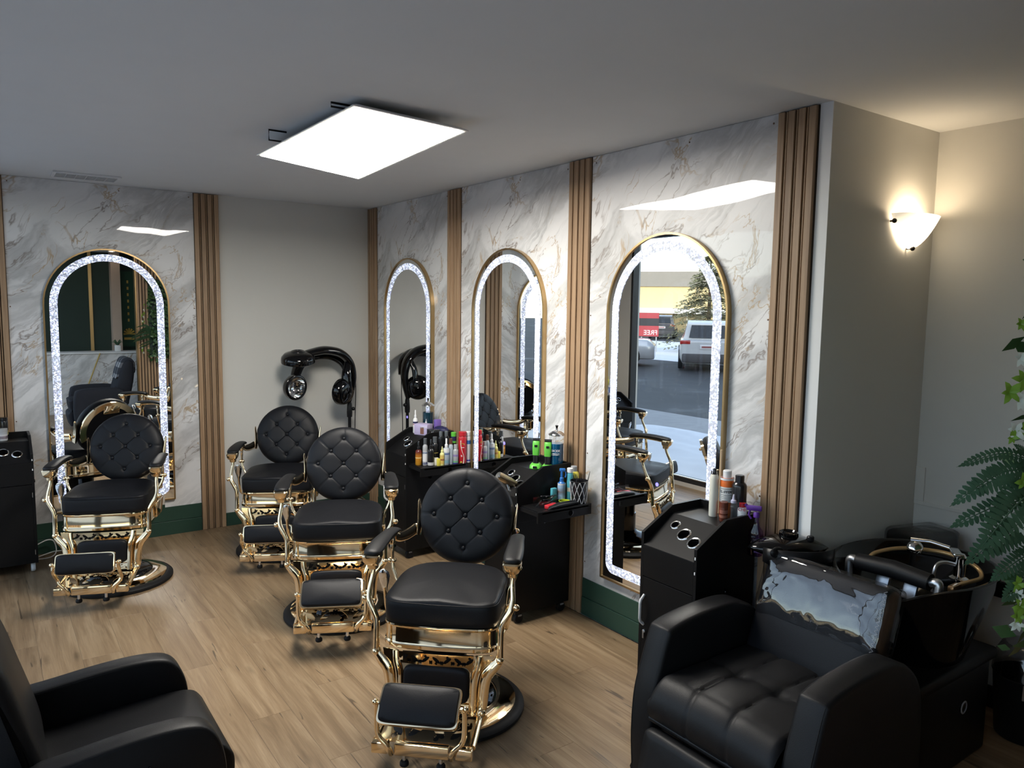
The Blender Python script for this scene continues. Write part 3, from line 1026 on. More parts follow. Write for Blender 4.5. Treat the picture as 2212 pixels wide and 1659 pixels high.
BACK_C, BACK_T, BACK_R, BUT = V(0, 0.285, 0.823), 0.304, 0.232, 0.155
def make_barber_chair(flip=False):
    t = empty('barber_chair')
    # --- floor plate
    MB().lathe([(0.20, 0.0), (0.322, 0.0), (0.330, 0.006), (0.330, 0.020), (0.318, 0.032), (0.296, 0.036), (0.20, 0.036)], 64).build('rubber_rim', 'rubber', t)
    MB().lathe([(0.15, 0.034), (0.292, 0.036), (0.290, 0.044), (0.265, 0.054), (0.230, 0.060), (0.205, 0.062), (0.15, 0.062)], 64).build('base_plate', 'gold', t)
    MB().lathe([(0.10, 0.055), (0.208, 0.060), (0.205, 0.070), (0.180, 0.088), (0.13, 0.105), (0.085, 0.118), (0.075, 0.13)], 56).build('base_dome', 'black_gloss', t)
    MB().lathe([(0.068, 0.10), (0.068, 0.26), (0.060, 0.262), (0.060, 0.36), (0.10, 0.365), (0.10, 0.395)], 36).build('pump_column', 'black_gloss', t)
    MB().lathe([(0.10, 0.362), (0.215, 0.372), (0.222, 0.396), (0.10, 0.398)], 48, (0, -0.03, 0)).build('under_tray', 'black_plastic', t)
    # --- seat band
    rings = []
    for z, off in ((0.400, -0.012), (0.400, 0.002), (0.404, 0.006), (0.418, 0.006), (0.423, 0.001), (0.426, 0.0), (0.488, 0.0), (0.491, 0.003), (0.497, 0.005), (0.503, 0.004), (0.503, -0.014), (0.47, -0.016)):
        rings.append([(p[0], p[1], z) for p in sup_outline(0.246 + off, 0.215 + off, -0.262 - off, 3.2, 7.0, 72, 0.016)])
    MB().loft(rings, True, True).build('seat_frame', 'gold', t, True, 30)
    for s in (-1, 1):
        MB().rbox((s * 0.254, 0.07, 0.455), (0.014, 0.23, 0.092), 0.004).build('side_plate', 'gold', t)
    # --- cushion
    rings = []
    for z, sx in ((0.500, 0.965), (0.505, 0.992), (0.53, 1.004), (0.582, 1.006), (0.602, 0.998), (0.613, 0.982), (0.619, 0.955), (0.623, 0.88), (0.626, 0.70), (0.628, 0.45), (0.629, 0.15)):
        ring = []
        for p in sup_outline(0.243, 0.205, -0.262, 2.7, 9.0, 72, 0.014):
            x, y = p[0] * sx, -0.03 + (p[1] + 0.03) * sx
            zz = z
            if z > 0.55 and y < -0.08:
                k = min(1, (-y - 0.08) / 0.12) * (z - 0.55) / 0.07
                zz += k * (0.006 * math.cos(2 * PI * x / 0.30) - 0.010)
            ring.append((x, y, zz))
        rings.append(ring)
    MB().loft(rings).build('seat_cushion', 'leather', t, True, 60)
    MB().tube([p for p in [(*q, 0.598) for q in sup_outline(0.2445, 0.2065, -0.2635, 2.7, 9.0, 72, 0.014)]] + [(*sup_outline(0.2445, 0.2065, -0.2635, 2.7, 9.0, 72, 0.014)[0], 0.598)], 0.0018, 5).build('piping', 'leather', t)
    # --- buttoned round back
    up = V(0, math.sin(BACK_T), math.cos(BACK_T))
    nrm = V(0, -math.cos(BACK_T), math.sin(BACK_T))
    xx = V(1, 0, 0)
    buts = [(0.5 * (i + j) * BUT, 0.5 * (i - j) * BUT) for i in (-1, 0, 1) for j in (-1, 0, 1)]
    def front(x, z):
        r = math.hypot(x, z)
        k = r / BACK_R
        base = 0.046 * (1 - k ** 6) ** 0.5 if k < 1 else 0.0
        p, q = x + z, x - z
        a = BUT
        d = 1e9
        for g in (-a, 0, a):
            ext = (abs(q) <= a + 1e-6) or (g == 0)
            if ext:
                d = min(d, abs(p - g) / 1.414)
            ext = (abs(p) <= a + 1e-6) or (g == 0)
            if ext:
                d = min(d, abs(q - g) / 1.414)
        for bx_, bz_ in ((a, 0), (-a, 0), (0, a), (0, -a)):
            # single pleat running out from each outermost button
            l = math.hypot(bx_, bz_)
            ux, uz = bx_ / l, bz_ / l
            al = x * ux + z * uz
            pe = abs(-x * uz + z * ux)
            if al >= a * 0.98:
                d = min(d, pe)
        h = base - 0.0026 * math.exp(-d / 0.0018) - 0.0007 * math.exp(-(d / 0.008) ** 2)
        for bx_, bz_ in buts:
            rr = math.hypot(x - bx_, z - bz_)
            h -= 0.008 * math.exp(-(rr / 0.014) ** 2) + 0.0036 * math.exp(-(rr / 0.030) ** 2)
        return h
    NA, NR = 168, 72
    rings = []
    for i in range(NR + 1):
        r = BACK_R * (1 - (i / NR)) if i < NR else 0.0005
        ring = []
        for k in range(NA):
            a = 2 * PI * k / NA
            x, z = r * math.cos(a), r * math.sin(a)
            ring.append(BACK_C + xx * x + up * z + nrm * (front(x, z) - 0.036))
        rings.append(ring)
    back = []
    for r, dd in ((0.12, 0.092), (0.20, 0.090), (0.222, 0.082), (0.231, 0.066), (0.2335, 0.05)):
        back.append([BACK_C + xx * (r * math.cos(2 * PI * k / NA)) + up * (r * math.sin(2 * PI * k / NA)) - nrm * dd for k in range(NA)])
    MB().loft(back + rings).build('backrest', 'leather', t, True, 70)
    bm_ = MB().ball((0, 0, 0), 0.0105, 8, (1, 1, 0.62)).mesh('button', 'leather')
    for bx_, bz_ in buts:
        o = bpy.data.objects.new('button', bm_)
        COL.objects.link(o)
        o.parent = t
        o.location = BACK_C + xx * bx_ + up * bz_ + nrm * (front(bx_, bz_) - 0.036 + 0.006)
        o.rotation_euler = (PI / 2 - BACK_T, 0, 0)
    # gold horseshoe on the rear of the back with its catch plate
    def bk(r, a, dd):
        return BACK_C + xx * (r * math.cos(a)) + up * (r * math.sin(a)) - nrm * dd
    rings = []
    for k in range(49):
        a = R(-25) + R(230) * k / 48
        rings.append([bk(0.226, a, 0.088), bk(0.226, a, 0.104), bk(0.180, a, 0.104), bk(0.180, a, 0.088)])
    MB().loft(rings).build('back_ring', 'gold', t, True, 40)
    c_ = BACK_C + up * 0.165 - nrm * 0.100
    rt = Matrix.Rotation(-BACK_T, 3, 'X')
    MB().rbox(c_, (0.13, 0.014, 0.07), 0.006, 2, rt).build('catch_plate', 'gold', t)
    MB().ball(BACK_C + up * 0.165 - nrm * 0.112, 0.009).build('catch_knob', 'gold', t)
    # --- arms
    for s in (-1, 1):
        pp = spl([(s * 0.299, -0.240, 0.784), (s * 0.299, -0.20, 0.788), (s * 0.297, -0.12, 0.799), (s * 0.292, -0.03, 0.806), (s * 0.287, 0.05, 0.803), (s * 0.283, 0.095, 0.792)], 5)
        MB().tube(pp, [0.016, 0.034, 0.039, 0.041, 0.040, 0.038, 0.035, 0.033, 0.032, 0.031, 0.029, 0.012], 20, sx=0.42, sy=1.0, up=(0, 0, 1)).build('arm_pad', 'leather_matte', t, True, 60)
        rp = [p + V(0, 0.004, -0.020) for p in pp[1:-1]]
        MB().tube(rp, [0.024, 0.028, 0.026, 0.022, 0.018], 12, sx=0.42, sy=0.95, up=(0, 0, 1)).build('arm_rail', 'gold', t, True, 50)
        nose = []
        for z, w_, dy, yc in ((0.780, 0.038, 0.040, -0.210), (0.774, 0.040, 0.043, -0.212), (0.752, 0.037, 0.040, -0.211), (0.738, 0.030, 0.033, -0.208), (0.730, 0.022, 0.024, -0.204), (0.714, 0.020, 0.021, -0.202), (0.710, 0.013, 0.014, -0.202)):
            nose.append([(s * 0.299 + w_ * math.copysign(abs(math.cos(a)) ** 0.5, math.cos(a)), yc + dy * math.copysign(abs(math.sin(a)) ** 0.5, math.sin(a)), z) for a in [2 * PI * k / 24 for k in range(24)]])
        MB().loft(nose).build('arm_nose', 'gold', t, True, 35)
        post = spl([(s * 0.299, -0.202, 0.716), (s * 0.300, -0.212, 0.68), (s * 0.306, -0.236, 0.625), (s * 0.300, -0.252, 0.588), (s * 0.280, -0.262, 0.553), (s * 0.265, -0.268, 0.515), (s * 0.263, -0.275, 0.45), (s * 0.263, -0.278, 0.395)], 5)
        MB().tube(post, [0.011, 0.010, 0.011, 0.014, 0.014, 0.013, 0.013, 0.014], 14, sx=1.0, sy=1.0).build('front_post', 'gold', t, True, 60)
        lg_ = spl([(s * 0.262, -0.278, 0.405), (s * 0.256, -0.281, 0.378), (s * 0.232, -0.286, 0.350), (s * 0.207, -0.290, 0.318), (s * 0.196, -0.295, 0.27), (s * 0.192, -0.302, 0.20), (s * 0.190, -0.308, 0.172)], 6)
        MB().tube(lg_, [0.014, 0.019, 0.025, 0.027, 0.026, 0.025, 0.020], 14, sx=1.0, sy=0.62, up=(1, 0, 0)).build('leg_frame', 'gold', t, True, 60)
        MB().ball((s * 0.322, -0.246, 0.598), 0.0145).tube([(s * 0.300, -0.248, 0.598), (s * 0.322, -0.246, 0.598)], 0.008, 8).build('knuckle', 'gold', t)
        MB().ball((s * 0.263, -0.284, 0.385), 0.016).build('knuckle', 'gold', t)
        # hinge links at the back of the arm
        MB().rbox((s * 0.286, 0.03, 0.765), (0.022, 0.028, 0.04), 0.004).rbox((s * 0.286, 0.03, 0.735), (0.014, 0.020, 0.05), 0.004).build('hinge_block', 'gold', t)
        MB().tube(spl([(s * 0.286, 0.03, 0.72), (s * 0.287, 0.032, 0.69), (s * 0.287, 0.036, 0.665), (s * 0.283, 0.03, 0.635), (s * 0.268, 0.02, 0.60), (s * 0.252, 0.01, 0.57), (s * 0.246, 0.005, 0.51)], 5), [0.009, 0.007, 0.009, 0.009, 0.008, 0.009, 0.010], 10).build('rear_link', 'gold', t)
        MB().ball((s * 0.298, 0.036, 0.668), 0.013).ball((s * 0.280, 0.034, 0.668), 0.012).build('knuckle', 'gold', t)
        MB().tube(spl([(s * 0.282, 0.06, 0.772), (s * 0.276, 0.12, 0.752), (s * 0.262, 0.20, 0.742), (s * 0.246, 0.27, 0.745)], 6), [0.018, 0.023, 0.027, 0.029], 12, sx=1.0, sy=0.35, up=(0, 0, 1)).build('back_link', 'gold', t, True, 50)
        b0 = BACK_C + up * -0.06 - nrm * 0.05 + xx * s * 0.236
        b1 = BACK_C + up * 0.055 - nrm * 0.045 + xx * s * 0.244
        MB().tube([b0 - up * 0.045, b0 - up * 0.02, b0 + up * 0.03, b1, b1 + up * 0.015], [0.030, 0.036, 0.030, 0.018, 0.008], 12, sx=0.30, sy=1.0, up=(1, 0, 0)).ball(b0 + xx * s * 0.014, 0.012).build('back_bracket', 'gold', t)
    # --- lever with its paddle, on one side only
    MB().tube(spl([(-0.262, -0.05, 0.44), (-0.285, -0.055, 0.47), (-0.292, -0.06, 0.54), (-0.292, -0.066, 0.58)], 5), 0.008, 10).build('lever', 'gold', t)
    MB().tube(spl([(-0.292, -0.064, 0.56), (-0.292, -0.070, 0.60), (-0.291, -0.080, 0.64), (-0.290, -0.090, 0.668)], 6), [0.009, 0.014, 0.022, 0.026, 0.023, 0.007], 14, sx=0.40, sy=1.0, up=(0, 1, 0)).build('lever_paddle', 'chrome', t)
    # --- leg rest apron
    fy = lambda z: -0.288 - 0.03 * (0.398 - z) / 0.23
    mb = MB()
    pierced(mb, -0.172, 0.172, 150, 22, 7, lambda x, u: (x, fy(0.350 + 0.046 * u) - 0.010 * math.cos(PI * x / 0.36), 0.350 + 0.046 * u))
    pierced(mb, -0.150, 0.150, 110, 14, 5, lambda x, u: (x, fy(0.166 + 0.036 * u) - 0.008, 0.166 + 0.036 * u))
    o = mb.build('pierced_apron', 'gold', t, False)
    q = o.modifiers.new('thick', 'SOLIDIFY'); q.thickness = 0.004
    MB().loft([[(x, fy(z) + dy, z) for x, z in ((-0.232, 0.402), (-0.226, 0.372), (-0.200, 0.338), (-0.184, 0.30), (-0.180, 0.165), (0.180, 0.165), (0.184, 0.30), (0.200, 0.338), (0.226, 0.372), (0.232, 0.402), (0.172, 0.398), (0.168, 0.352), (-0.168, 0.352), (-0.172, 0.398))] for dy in (0.004, 0.010)]).build('apron_plate', 'gold', t, False)
    MB().box((0, fy(0.30) + 0.03, 0.29), (0.30, 0.004, 0.20)).build('apron_backing', 'black_plastic', t, False)
    for s in (-1, 1):
        MB().tube(spl([(s * 0.176, fy(0.395), 0.398), (s * 0.172, fy(0.36) - 0.004, 0.36), (s * 0.158, fy(0.30) - 0.006, 0.31), (s * 0.155, fy(0.22) - 0.006, 0.22), (s * 0.152, fy(0.16) - 0.006, 0.162)], 5), 0.014, 10, sx=1.0, sy=0.7).build('apron_rail', 'gold', t)
    pl_ = []
    for dd, k in ((-0.002, 1.0), (0.008, 1.0), (0.014, 0.975), (0.018, 0.92), (0.020, 0.7), (0.021, 0.3)):
        ring = []
        for a in [2 * PI * i / 48 for i in range(48)]:
            c_, s_ = math.cos(a), math.sin(a)
            x = 0.139 * k * math.copysign(abs(c_) ** 0.28, c_)
            z = 0.274 + 0.070 * k * math.copysign(abs(s_) ** 0.28, s_) + (0.006 * math.cos(PI * x / 0.28) if s_ > 0 else 0)
            ring.append((x, fy(z) - dd, z))
        pl_.append(ring)
    MB().loft(pl_).build('calf_pad', 'leather', t, True, 60)
    # --- foot platform
    for s in (-1, 1):
        MB().tube(spl([(s * 0.188, -0.300, 0.215), (s * 0.188, -0.306, 0.185), (s * 0.188, -0.325, 0.160), (s * 0.190, -0.38, 0.146), (s * 0.192, -0.50, 0.130)], 5), [0.017, 0.016, 0.014, 0.013], 10).build('platform_rail', 'gold', t)
        MB().ball((s * 0.196, -0.318, 0.172), 0.017).build('knuckle', 'gold', t)
        MB().rbox((s * 0.166, -0.528, 0.122), (0.066, 0.036, 0.044), 0.005).build('bar_end', 'gold', t)
    mb = MB()
    pierced(mb, -0.18, 0.18, 110, 50, 4, lambda x, u: (x, -0.345 - 0.165 * u, 0.156 - 0.02 * u))
    o = mb.build('foot_plate', 'gold', t, False)
    q = o.modifiers.new('thick', 'SOLIDIFY'); q.thickness = 0.004
    MB().rbox((0, -0.530, 0.122), (0.215, 0.030, 0.050), 0.005).build('front_bar', 'gold', t)
    for s in (-1, 1):
        f_ = MB().tube([(s * 0.073, -0.520, 0.11), (s * 0.073, -0.520, 0.062)], 0.008, 10).build('foot_bolt', 'chrome', t)
        MB().lathe([(0.014, 0.066), (0.018, 0.060), (0.018, 0.050), (0.015, 0.046)], 18, (s * 0.073, -0.520, 0)).build('rubber_foot', 'rubber', f_)
    # --- foot pad on its bent arms
    if not flip:
        p0, p1 = V(0, -0.508, 0.370), V(0, -0.620, 0.268)
    else:
        p0, p1 = V(0, -0.606, 0.366), V(0, -0.630, 0.252)
    along = (p1 - p0)
    L = along.length
    along.normalize()
    nn = V(1, 0, 0).cross(along)
    if nn.y > 0:
        nn = -nn
    pc = (p0 + p1) / 2
    def padpt(x, v, d):
        return pc + V(x, 0, 0) + along * v + nn * (d + 0.010 * (1 - (2 * v / L) ** 2))
    rim = []
    for d, k in ((-0.016, 0.95), (-0.014, 1.02), (0.004, 1.03), (0.007, 1.02), (0.007, 0.96)):
        ring = []
        for a in [2 * PI * i / 48 for i in range(48)]:
            c_, s_ = math.cos(a), math.sin(a)
            ring.append(padpt(0.153 * (1 + (k - 1) * 0.6) * math.copysign(abs(c_) ** 0.18, c_), 0.5 * L * k * math.copysign(abs(s_) ** 0.18, s_), d))
        rim.append(ring)
    MB().loft(rim).build('foot_pad_tray', 'gold', t, True, 35)
    cu = []
    for d, k in ((0.004, 0.965), (0.012, 0.965), (0.018, 0.94), (0.021, 0.85), (0.023, 0.6), (0.024, 0.2)):
        ring = []
        for a in [2 * PI * i / 48 for i in range(48)]:
            c_, s_ = math.cos(a), math.sin(a)
            ring.append(padpt(0.151 * (1 + (k - 1) * 0.5) * math.copysign(abs(c_) ** 0.2, c_) * (k if k < 0.9 else 1), 0.5 * L * k * math.copysign(abs(s_) ** 0.2, s_), d))
        cu.append(ring)
    MB().loft(cu).build('foot_pad', 'leather', t, True, 60)
    for s in (-1, 1):
        br = spl([(s * 0.118, -0.545, 0.105), (s * 0.122, -0.556, 0.125), (s * 0.134, -0.560, 0.150), (s * 0.158, -0.560, 0.175), (s * 0.170, -0.558, 0.205), (s * 0.172, pc.y + 0.01, pc.z - 0.05), (s * 0.170, pc.y + 0.006, pc.z)], 5)
        MB().tube(br, [0.011, 0.012, 0.011, 0.010, 0.010, 0.010, 0.009], 10).build('pad_arm', 'gold', t)
        MB().ball((s * 0.176, pc.y + 0.004, pc.z), 0.0125).tube([(s * 0.14, pc.y + 0.004, pc.z), (s * 0.17, pc.y + 0.004, pc.z)], 0.006, 8).build('pad_pivot', 'gold', t)
    return t
G = 'gold and black barber chairs'
bc = make_barber_chair(False)
bc.location = (-1.188, -3.433, 0.0); bc.rotation_euler.z = R(-43.3)
tag(bc, 'barber chair in front of the mirror showing the snowy car park', 'barber chair', G)
b2 = copy_tree(bc)
b2.location = (-1.191, -2.161, 0.0); b2.rotation_euler.z = R(-27.1)
tag(b2, 'middle barber chair of the row of three along the mirrored wall', 'barber chair', G)
b3 = make_barber_chair(True)
b3.location = (-2.199, -0.871, 0.0); b3.rotation_euler.z = R(-22.3)
tag(b3, 'barber chair standing alone before the mirror below the vent', 'barber chair', G)
b4 = copy_tree(b3)
b4.location = (-1.093, -0.825, 0.0); b4.rotation_euler.z = R(-27.0)
BASE_PARTS = ('rubber_rim', 'base_plate', 'base_dome', 'pump_column')
def raise_seat(t, h):
    for ch in t.children:
        if not ch.name.split('.')[0] in BASE_PARTS:
            ch.location.z += h
for t_, h_ in ((bc, -0.014), (b2, 0.013), (b3, 0.013), (b4, -0.008)):
    raise_seat(t_, h_)
tag(b4, 'barber chair beside the hood dryer, near the plain wall', 'barber chair', G)
# ------------------------------------------------------------------ black styling stations (local: wall at y=0, front at -Y, x 0..W)
SW, SD = 0.325, 0.392
def station(label, loc, rz, drawer=0.0, white_caster=False):
    t = thing('styling_station', label, 'cabinet', loc, rz, 'black styling stations')
    th = 0.016
    prof = [(0, 0.065), (0, 0.905), (-0.205, 0.905), (-SD, 0.805), (-SD, 0.065)]
    for x in (0.0, SW - th):
        MB().prism(prof if x == 0.0 or drawer == 0 else prof, x, x + th, 'yz').build('side_panel', 'black_board', t, False, bevel=0.0012)
    MB().bx(th, SW - th, -0.016, 0, 0.065, 0.905).build('back_panel', 'black_board', t, False)
    MB().bx(th, SW - th, -0.212, -0.016, 0.852, 0.868).build('top_shelf', 'black_board', t, False, bevel=0.001)
    # sloping tool board with three ringed holes
    a = math.atan2(0.868 - 0.748, SD - 0.212)
    sl_ = V(0, -math.cos(a), -math.sin(a))
    nn = V(0, -math.sin(a), math.cos(a))
    L = (SD - 0.212) / math.cos(a)
    o3 = V(0, -0.212, 0.868)
    mb = MB()
    holes = [(0.085, 0.062, 0.021), (0.163, 0.098, 0.030), (0.240, 0.125, 0.028)]
    nx, ny = 60, 44
    idx = {}
    vs, fs = [], []
    for i in range(nx + 1):
        for j in range(ny + 1):
            idx[i, j] = len(vs)
            vs.append(o3 + V(th + (SW - 2 * th) * i / nx, 0, 0) + sl_ * (L * j / ny))
    for i in range(nx):
        for j in range(ny):
            x = th + (SW - 2 * th) * (i + 0.5) / nx
            s_ = L * (j + 0.5) / ny
            if any(math.hypot(x - hx, s_ - hs) < hr for hx, hs, hr in holes):
                continue
            fs.append((idx[i, j], idx[i + 1, j], idx[i + 1, j + 1], idx[i, j + 1]))
    o = mb.add(vs, fs).build('tool_board', 'black_board', t, False)
    q = o.modifiers.new('thick', 'SOLIDIFY'); q.thickness = 0.012; q.offset = -1
    rotm = Matrix((V(1, 0, 0), -sl_, nn)).transposed()
    for hx, hs, hr in holes:
        c_ = o3 + V(hx, 0, 0) + sl_ * hs
        ri = MB().lathe([(hr - 0.002, 0.0), (hr - 0.003, 0.003), (hr + 0.002, 0.004), (hr + 0.005, 0.002), (hr + 0.006, -0.001)], 28, c_, rotm, cap=False).build('hole_ring', 'chrome', t)
        MB().lathe([(hr - 0.002, 0.002), (hr - 0.002, -0.10)], 24, c_, rotm, cap=False).build('tube', 'black_plastic', ri)
    # front: fixed board and a door with a bent white handle
    MB().bx(th, SW - th, -SD, -SD + 0.014, 0.602, 0.746).build('front_board', 'black_board', t, False, bevel=0.001)
    d = MB().bx(th + 0.001, SW - th - 0.001, -SD, -SD + 0.014, 0.067, 0.598).build('door', 'black_board', t, False, bevel=0.001)
    MB().tube([(0.030, -SD, 0.515), (0.030, -SD - 0.022, 0.495), (0.030, -SD - 0.026, 0.48), (0.030, -SD - 0.026, 0.41), (0.030, -SD - 0.022, 0.395), (0.030, -SD, 0.375)], 0.0055, 8, sx=1.3).build('handle', 'white_plastic', d)
    MB().bx(th, SW - th, -SD + 0.014, -0.016, 0.065, 0.081).build('bottom_board', 'black_board', t, False)
    # side: edge seams, hinge marks and catch
    MB().bx(SW - 0.0005, SW + 0.0006, -SD, 0, 0.600, 0.602).build('seam', 'black_plastic', t, False)
    for z in (0.765, 0.70):
        MB().box((SW - 0.008, -SD - 0.001, z), (0.005, 0.002, 0.012)).build('catch', 'white_plastic', t, False)
    MB().lathe([(0.012, 0), (0.013, 0.004), (0.010, 0.012)], 16, (SW, -0.20, 0.585), Matrix.Rotation(R(90), 3, 'Y')).build('knob', 'black_gloss', t)
    for z in (0.53, 0.14):
        MB().box((SW - th + 0.001, -SD - 0.0015, z), (0.004, 0.003, 0.032)).build('hinge', 'steel_dull', t, False)
    MB().lathe([(0.008, 0), (0.008, 0.006), (0.005, 0.008)], 14, (0.036, -SD, 0.345), Matrix.Rotation(R(90), 3, 'X')).box((0.036, -SD - 0.008, 0.328), (0.008, 0.002, 0.03)).build('lock', 'steel_dull', t)
    for x in (0.03, SW - 0.03):
        for y in (-0.04, -SD + 0.04):
            cs = MB().tube([(x, y, 0.066), (x, y, 0.045)], 0.009, 8).rbox((x, y + 0.005, 0.045), (0.028, 0.03, 0.014), 0.004).build('caster', 'grey_plastic', t)
            MB().lathe([(0.010, -0.013), (0.027, -0.013), (0.030, -0.008), (0.030, 0.008), (0.027, 0.013), (0.010, 0.013)], 20, (x, y, 0.0302), Matrix.Rotation(R(90), 3, 'Y')).build('wheel', 'white_plastic' if white_caster else 'rubber', cs)
    if drawer:
        dr = MB().bx(SW - 0.02, SW + drawer, -SD + 0.03, -0.03, 0.690, 0.700).build('pull_out_shelf', 'black_board', t, False, bevel=0.001)
        MB().bx(SW + drawer - 0.014, SW + drawer, -SD + 0.002, -0.008, 0.645, 0.706).build('shelf_front', 'black_board', dr, False, bevel=0.0012)
        for y in (-SD + 0.026, -0.026):
            MB().bx(SW - 0.01, SW + drawer - 0.014, y - 0.005, y + 0.005, 0.672, 0.692).build('runner', 'steel_dull' if False else 'black_plastic', dr, False)
        MB().lathe([(0.016, 0), (0.0165, 0.002), (0.013, 0.0025), (0.0125, 0.0005)], 20, (SW + drawer, -0.16, 0.672), Matrix.Rotation(R(90), 3, 'Y')).build('ring_pull', 'black_gloss', dr)
    return t
S1 = station('black styling station by the hood dryer, shelf pulled out full of bottles', (-0.055, -1.228, 0), -PI / 2, 0.215)
S2 = station('black styling station carrying two green clippers and a blue disinfectant jar', (-0.055, -2.572, 0), -PI / 2, 0.195)
S3 = station('black styling station beside the shampoo chair with three chrome-ringed holes', (-0.055, -3.868, 0), -PI / 2)
S4 = station('black styling station on white casters against the marble panelled back wall', (-2.938, -0.03, 0), 0, 0, True)

# ------------------------------------------------------------------ bottles, jars and tools
def grad_mat(name, stops, axis_h):
    m, n, b = base_mat(name)
    tc = n.nodes.new('ShaderNodeTexCoord')
    sp = n.nodes.new('ShaderNodeSeparateXYZ')
    n.links.new(tc.outputs['Object'], sp.inputs[0])
    rp = ramp(n, stops)
    n.links.new(math_node(n, 'DIVIDE', sp.outputs['Z'], axis_h), rp.inputs['Fac'])
    n.links.new(rp.outputs['Color'], b.inputs['Base Color'])
    b.inputs['Roughness'].default_value = 0.3
    MATS[name] = m
    return m
def bottle(name, label, loc, h, r, body, cap, bands=(), style='pump', group=None, rz=0.0, letters=None, cat='bottle', caph=None):
    """round bottle; style: pump, cone, flat, can, spray, jar, dome ; bands: (z0, z1, material) as fractions of h"""
    t = thing(name, label, cat, loc, rz, group)
    s = {'pump': 0.66, 'cone': 0.70, 'flat': 0.80, 'can': 0.84, 'spray': 0.60, 'jar': 0.72, 'dome': 0.88}[style]
    hb = h * s
    if style == 'jar':
        prof = [(r * 0.9, 0), (r, 0.004), (r, hb), (r * 0.96, hb + 0.002)]
    elif style in ('can', 'dome'):
        prof = [(r * 0.92, 0), (r, 0.004), (r, hb * 0.90), (r * 0.93, hb * 0.95), (r * 0.72, hb)]
    else:
        prof = [(r * 0.88, 0), (r, 0.005), (r, hb * 0.82), (r * 0.93, hb * 0.90), (r * 0.62, hb * 0.97), (r * 0.45, hb)]
    MB().lathe(prof, 24).build('body', body, t)
    cp = MB()
    if style == 'pump':
        cp.lathe([(r * 0.5, hb), (r * 0.52, hb + 0.10 * h), (r * 0.3, hb + 0.13 * h), (r * 0.28, h * 0.985), (r * 0.2, h)], 18)
    elif style == 'cone':
        cp.lathe([(r * 0.62, hb), (r * 0.62, hb + 0.09 * h), (r * 0.34, hb + 0.12 * h), (r * 0.16, h)], 18)
    elif style == 'flat':
        cp.lathe([(r * 0.7, hb - 0.002), (r * 0.7, h * 0.99), (r * 0.6, h)], 20)
    elif style in ('can', 'dome'):
        k = 0.98 if style == 'dome' else 0.62
        cp.lathe([(r * k, hb - 0.002), (r * k, h * 0.985), (r * k * 0.85, h)], 20)
    elif style == 'jar':
        cp.lathe([(r * 1.03, hb), (r * 1.03, h * 0.985), (r * 0.95, h)], 22)
    elif style == 'spray':
        cp.lathe([(r * 0.5, hb), (r * 0.5, hb + 0.10 * h), (r * 0.34, hb + 0.12 * h), (r * 0.30, h * 0.92)], 16)
        cp.rbox((0.15 * r, 0, h * 0.94), (r * 1.5, r * 0.6, h * 0.10), 0.005)
        cp.tube([(r * 0.9, 0, h * 0.89), (r * 1.05, 0, h * 0.80), (r * 0.85, 0, h * 0.72)], 0.004, 6)
    cp.build('cap', cap, t)
    for k, (z0, z1, mm) in enumerate(bands):
        if isinstance(mm, tuple):
            mm = mat('print_%02d%02d%02d' % tuple(int(c * 99) for c in mm), mm, 0.4)
        MB().lathe([(r * 1.006, z0 * h), (r * 1.006, z1 * h)], 24, cap=False).build('label_band', mm, t)
    if letters:
        lt, size, zc, mm, ang = letters
        a = R(ang)
        text('lettering', lt, size, mm, t, (r * 1.03 * math.sin(a), -r * 1.03 * math.cos(a), zc * h), (R(90), 0, a))
    return t
mat('pl_black', (0.012, 0.012, 0.014), 0.25, coat=0.3)
mat('pl_white', (0.78, 0.78, 0.78), 0.35)
mat('pl_cream', (0.72, 0.70, 0.60), 0.4)
mat('pl_greyblue', (0.40, 0.46, 0.52), 0.35)
mat('pl_yellow', (0.78, 0.68, 0.10), 0.35)
mat('pl_paleyellow', (0.75, 0.72, 0.30), 0.35)
mat('pl_brown', (0.12, 0.045, 0.025), 0.4)
mat('pl_red', (0.50, 0.020, 0.030), 0.3, coat=0.3)
mat('pl_green', (0.11, 0.46, 0.05), 0.35)
mat('pl_lavender', (0.48, 0.42, 0.62), 0.5)
mat('pl_purple', (0.10, 0.025, 0.26), 0.35)
mat('pl_navy', (0.015, 0.016, 0.07), 0.5)
mat('pl_blue', (0.03, 0.16, 0.48), 0.3)
mat('pl_teal', (0.10, 0.42, 0.50), 0.35)
mat('pl_orange', (0.72, 0.15, 0.02), 0.35)
mat('pl_darkgrey', (0.09, 0.10, 0.11), 0.3)
mat('pl_jarbrown', (0.13, 0.035, 0.02), 0.25)
mat('liquid_blue', (0.005, 0.10, 0.22), 0.1, coat=0.5)
mat('liquid_teal', (0.004, 0.035, 0.055), 0.1, coat=0.5)
grad_mat('amber_fade', [(0.0, (0.55, 0.26, 0.02)), (0.45, (0.50, 0.20, 0.02)), (0.75, (0.12, 0.015, 0.01)), (1.0, (0.04, 0.01, 0.01))], 0.125)
mat('clear_white', (0.62, 0.64, 0.66), 0.12, trans=0.35)

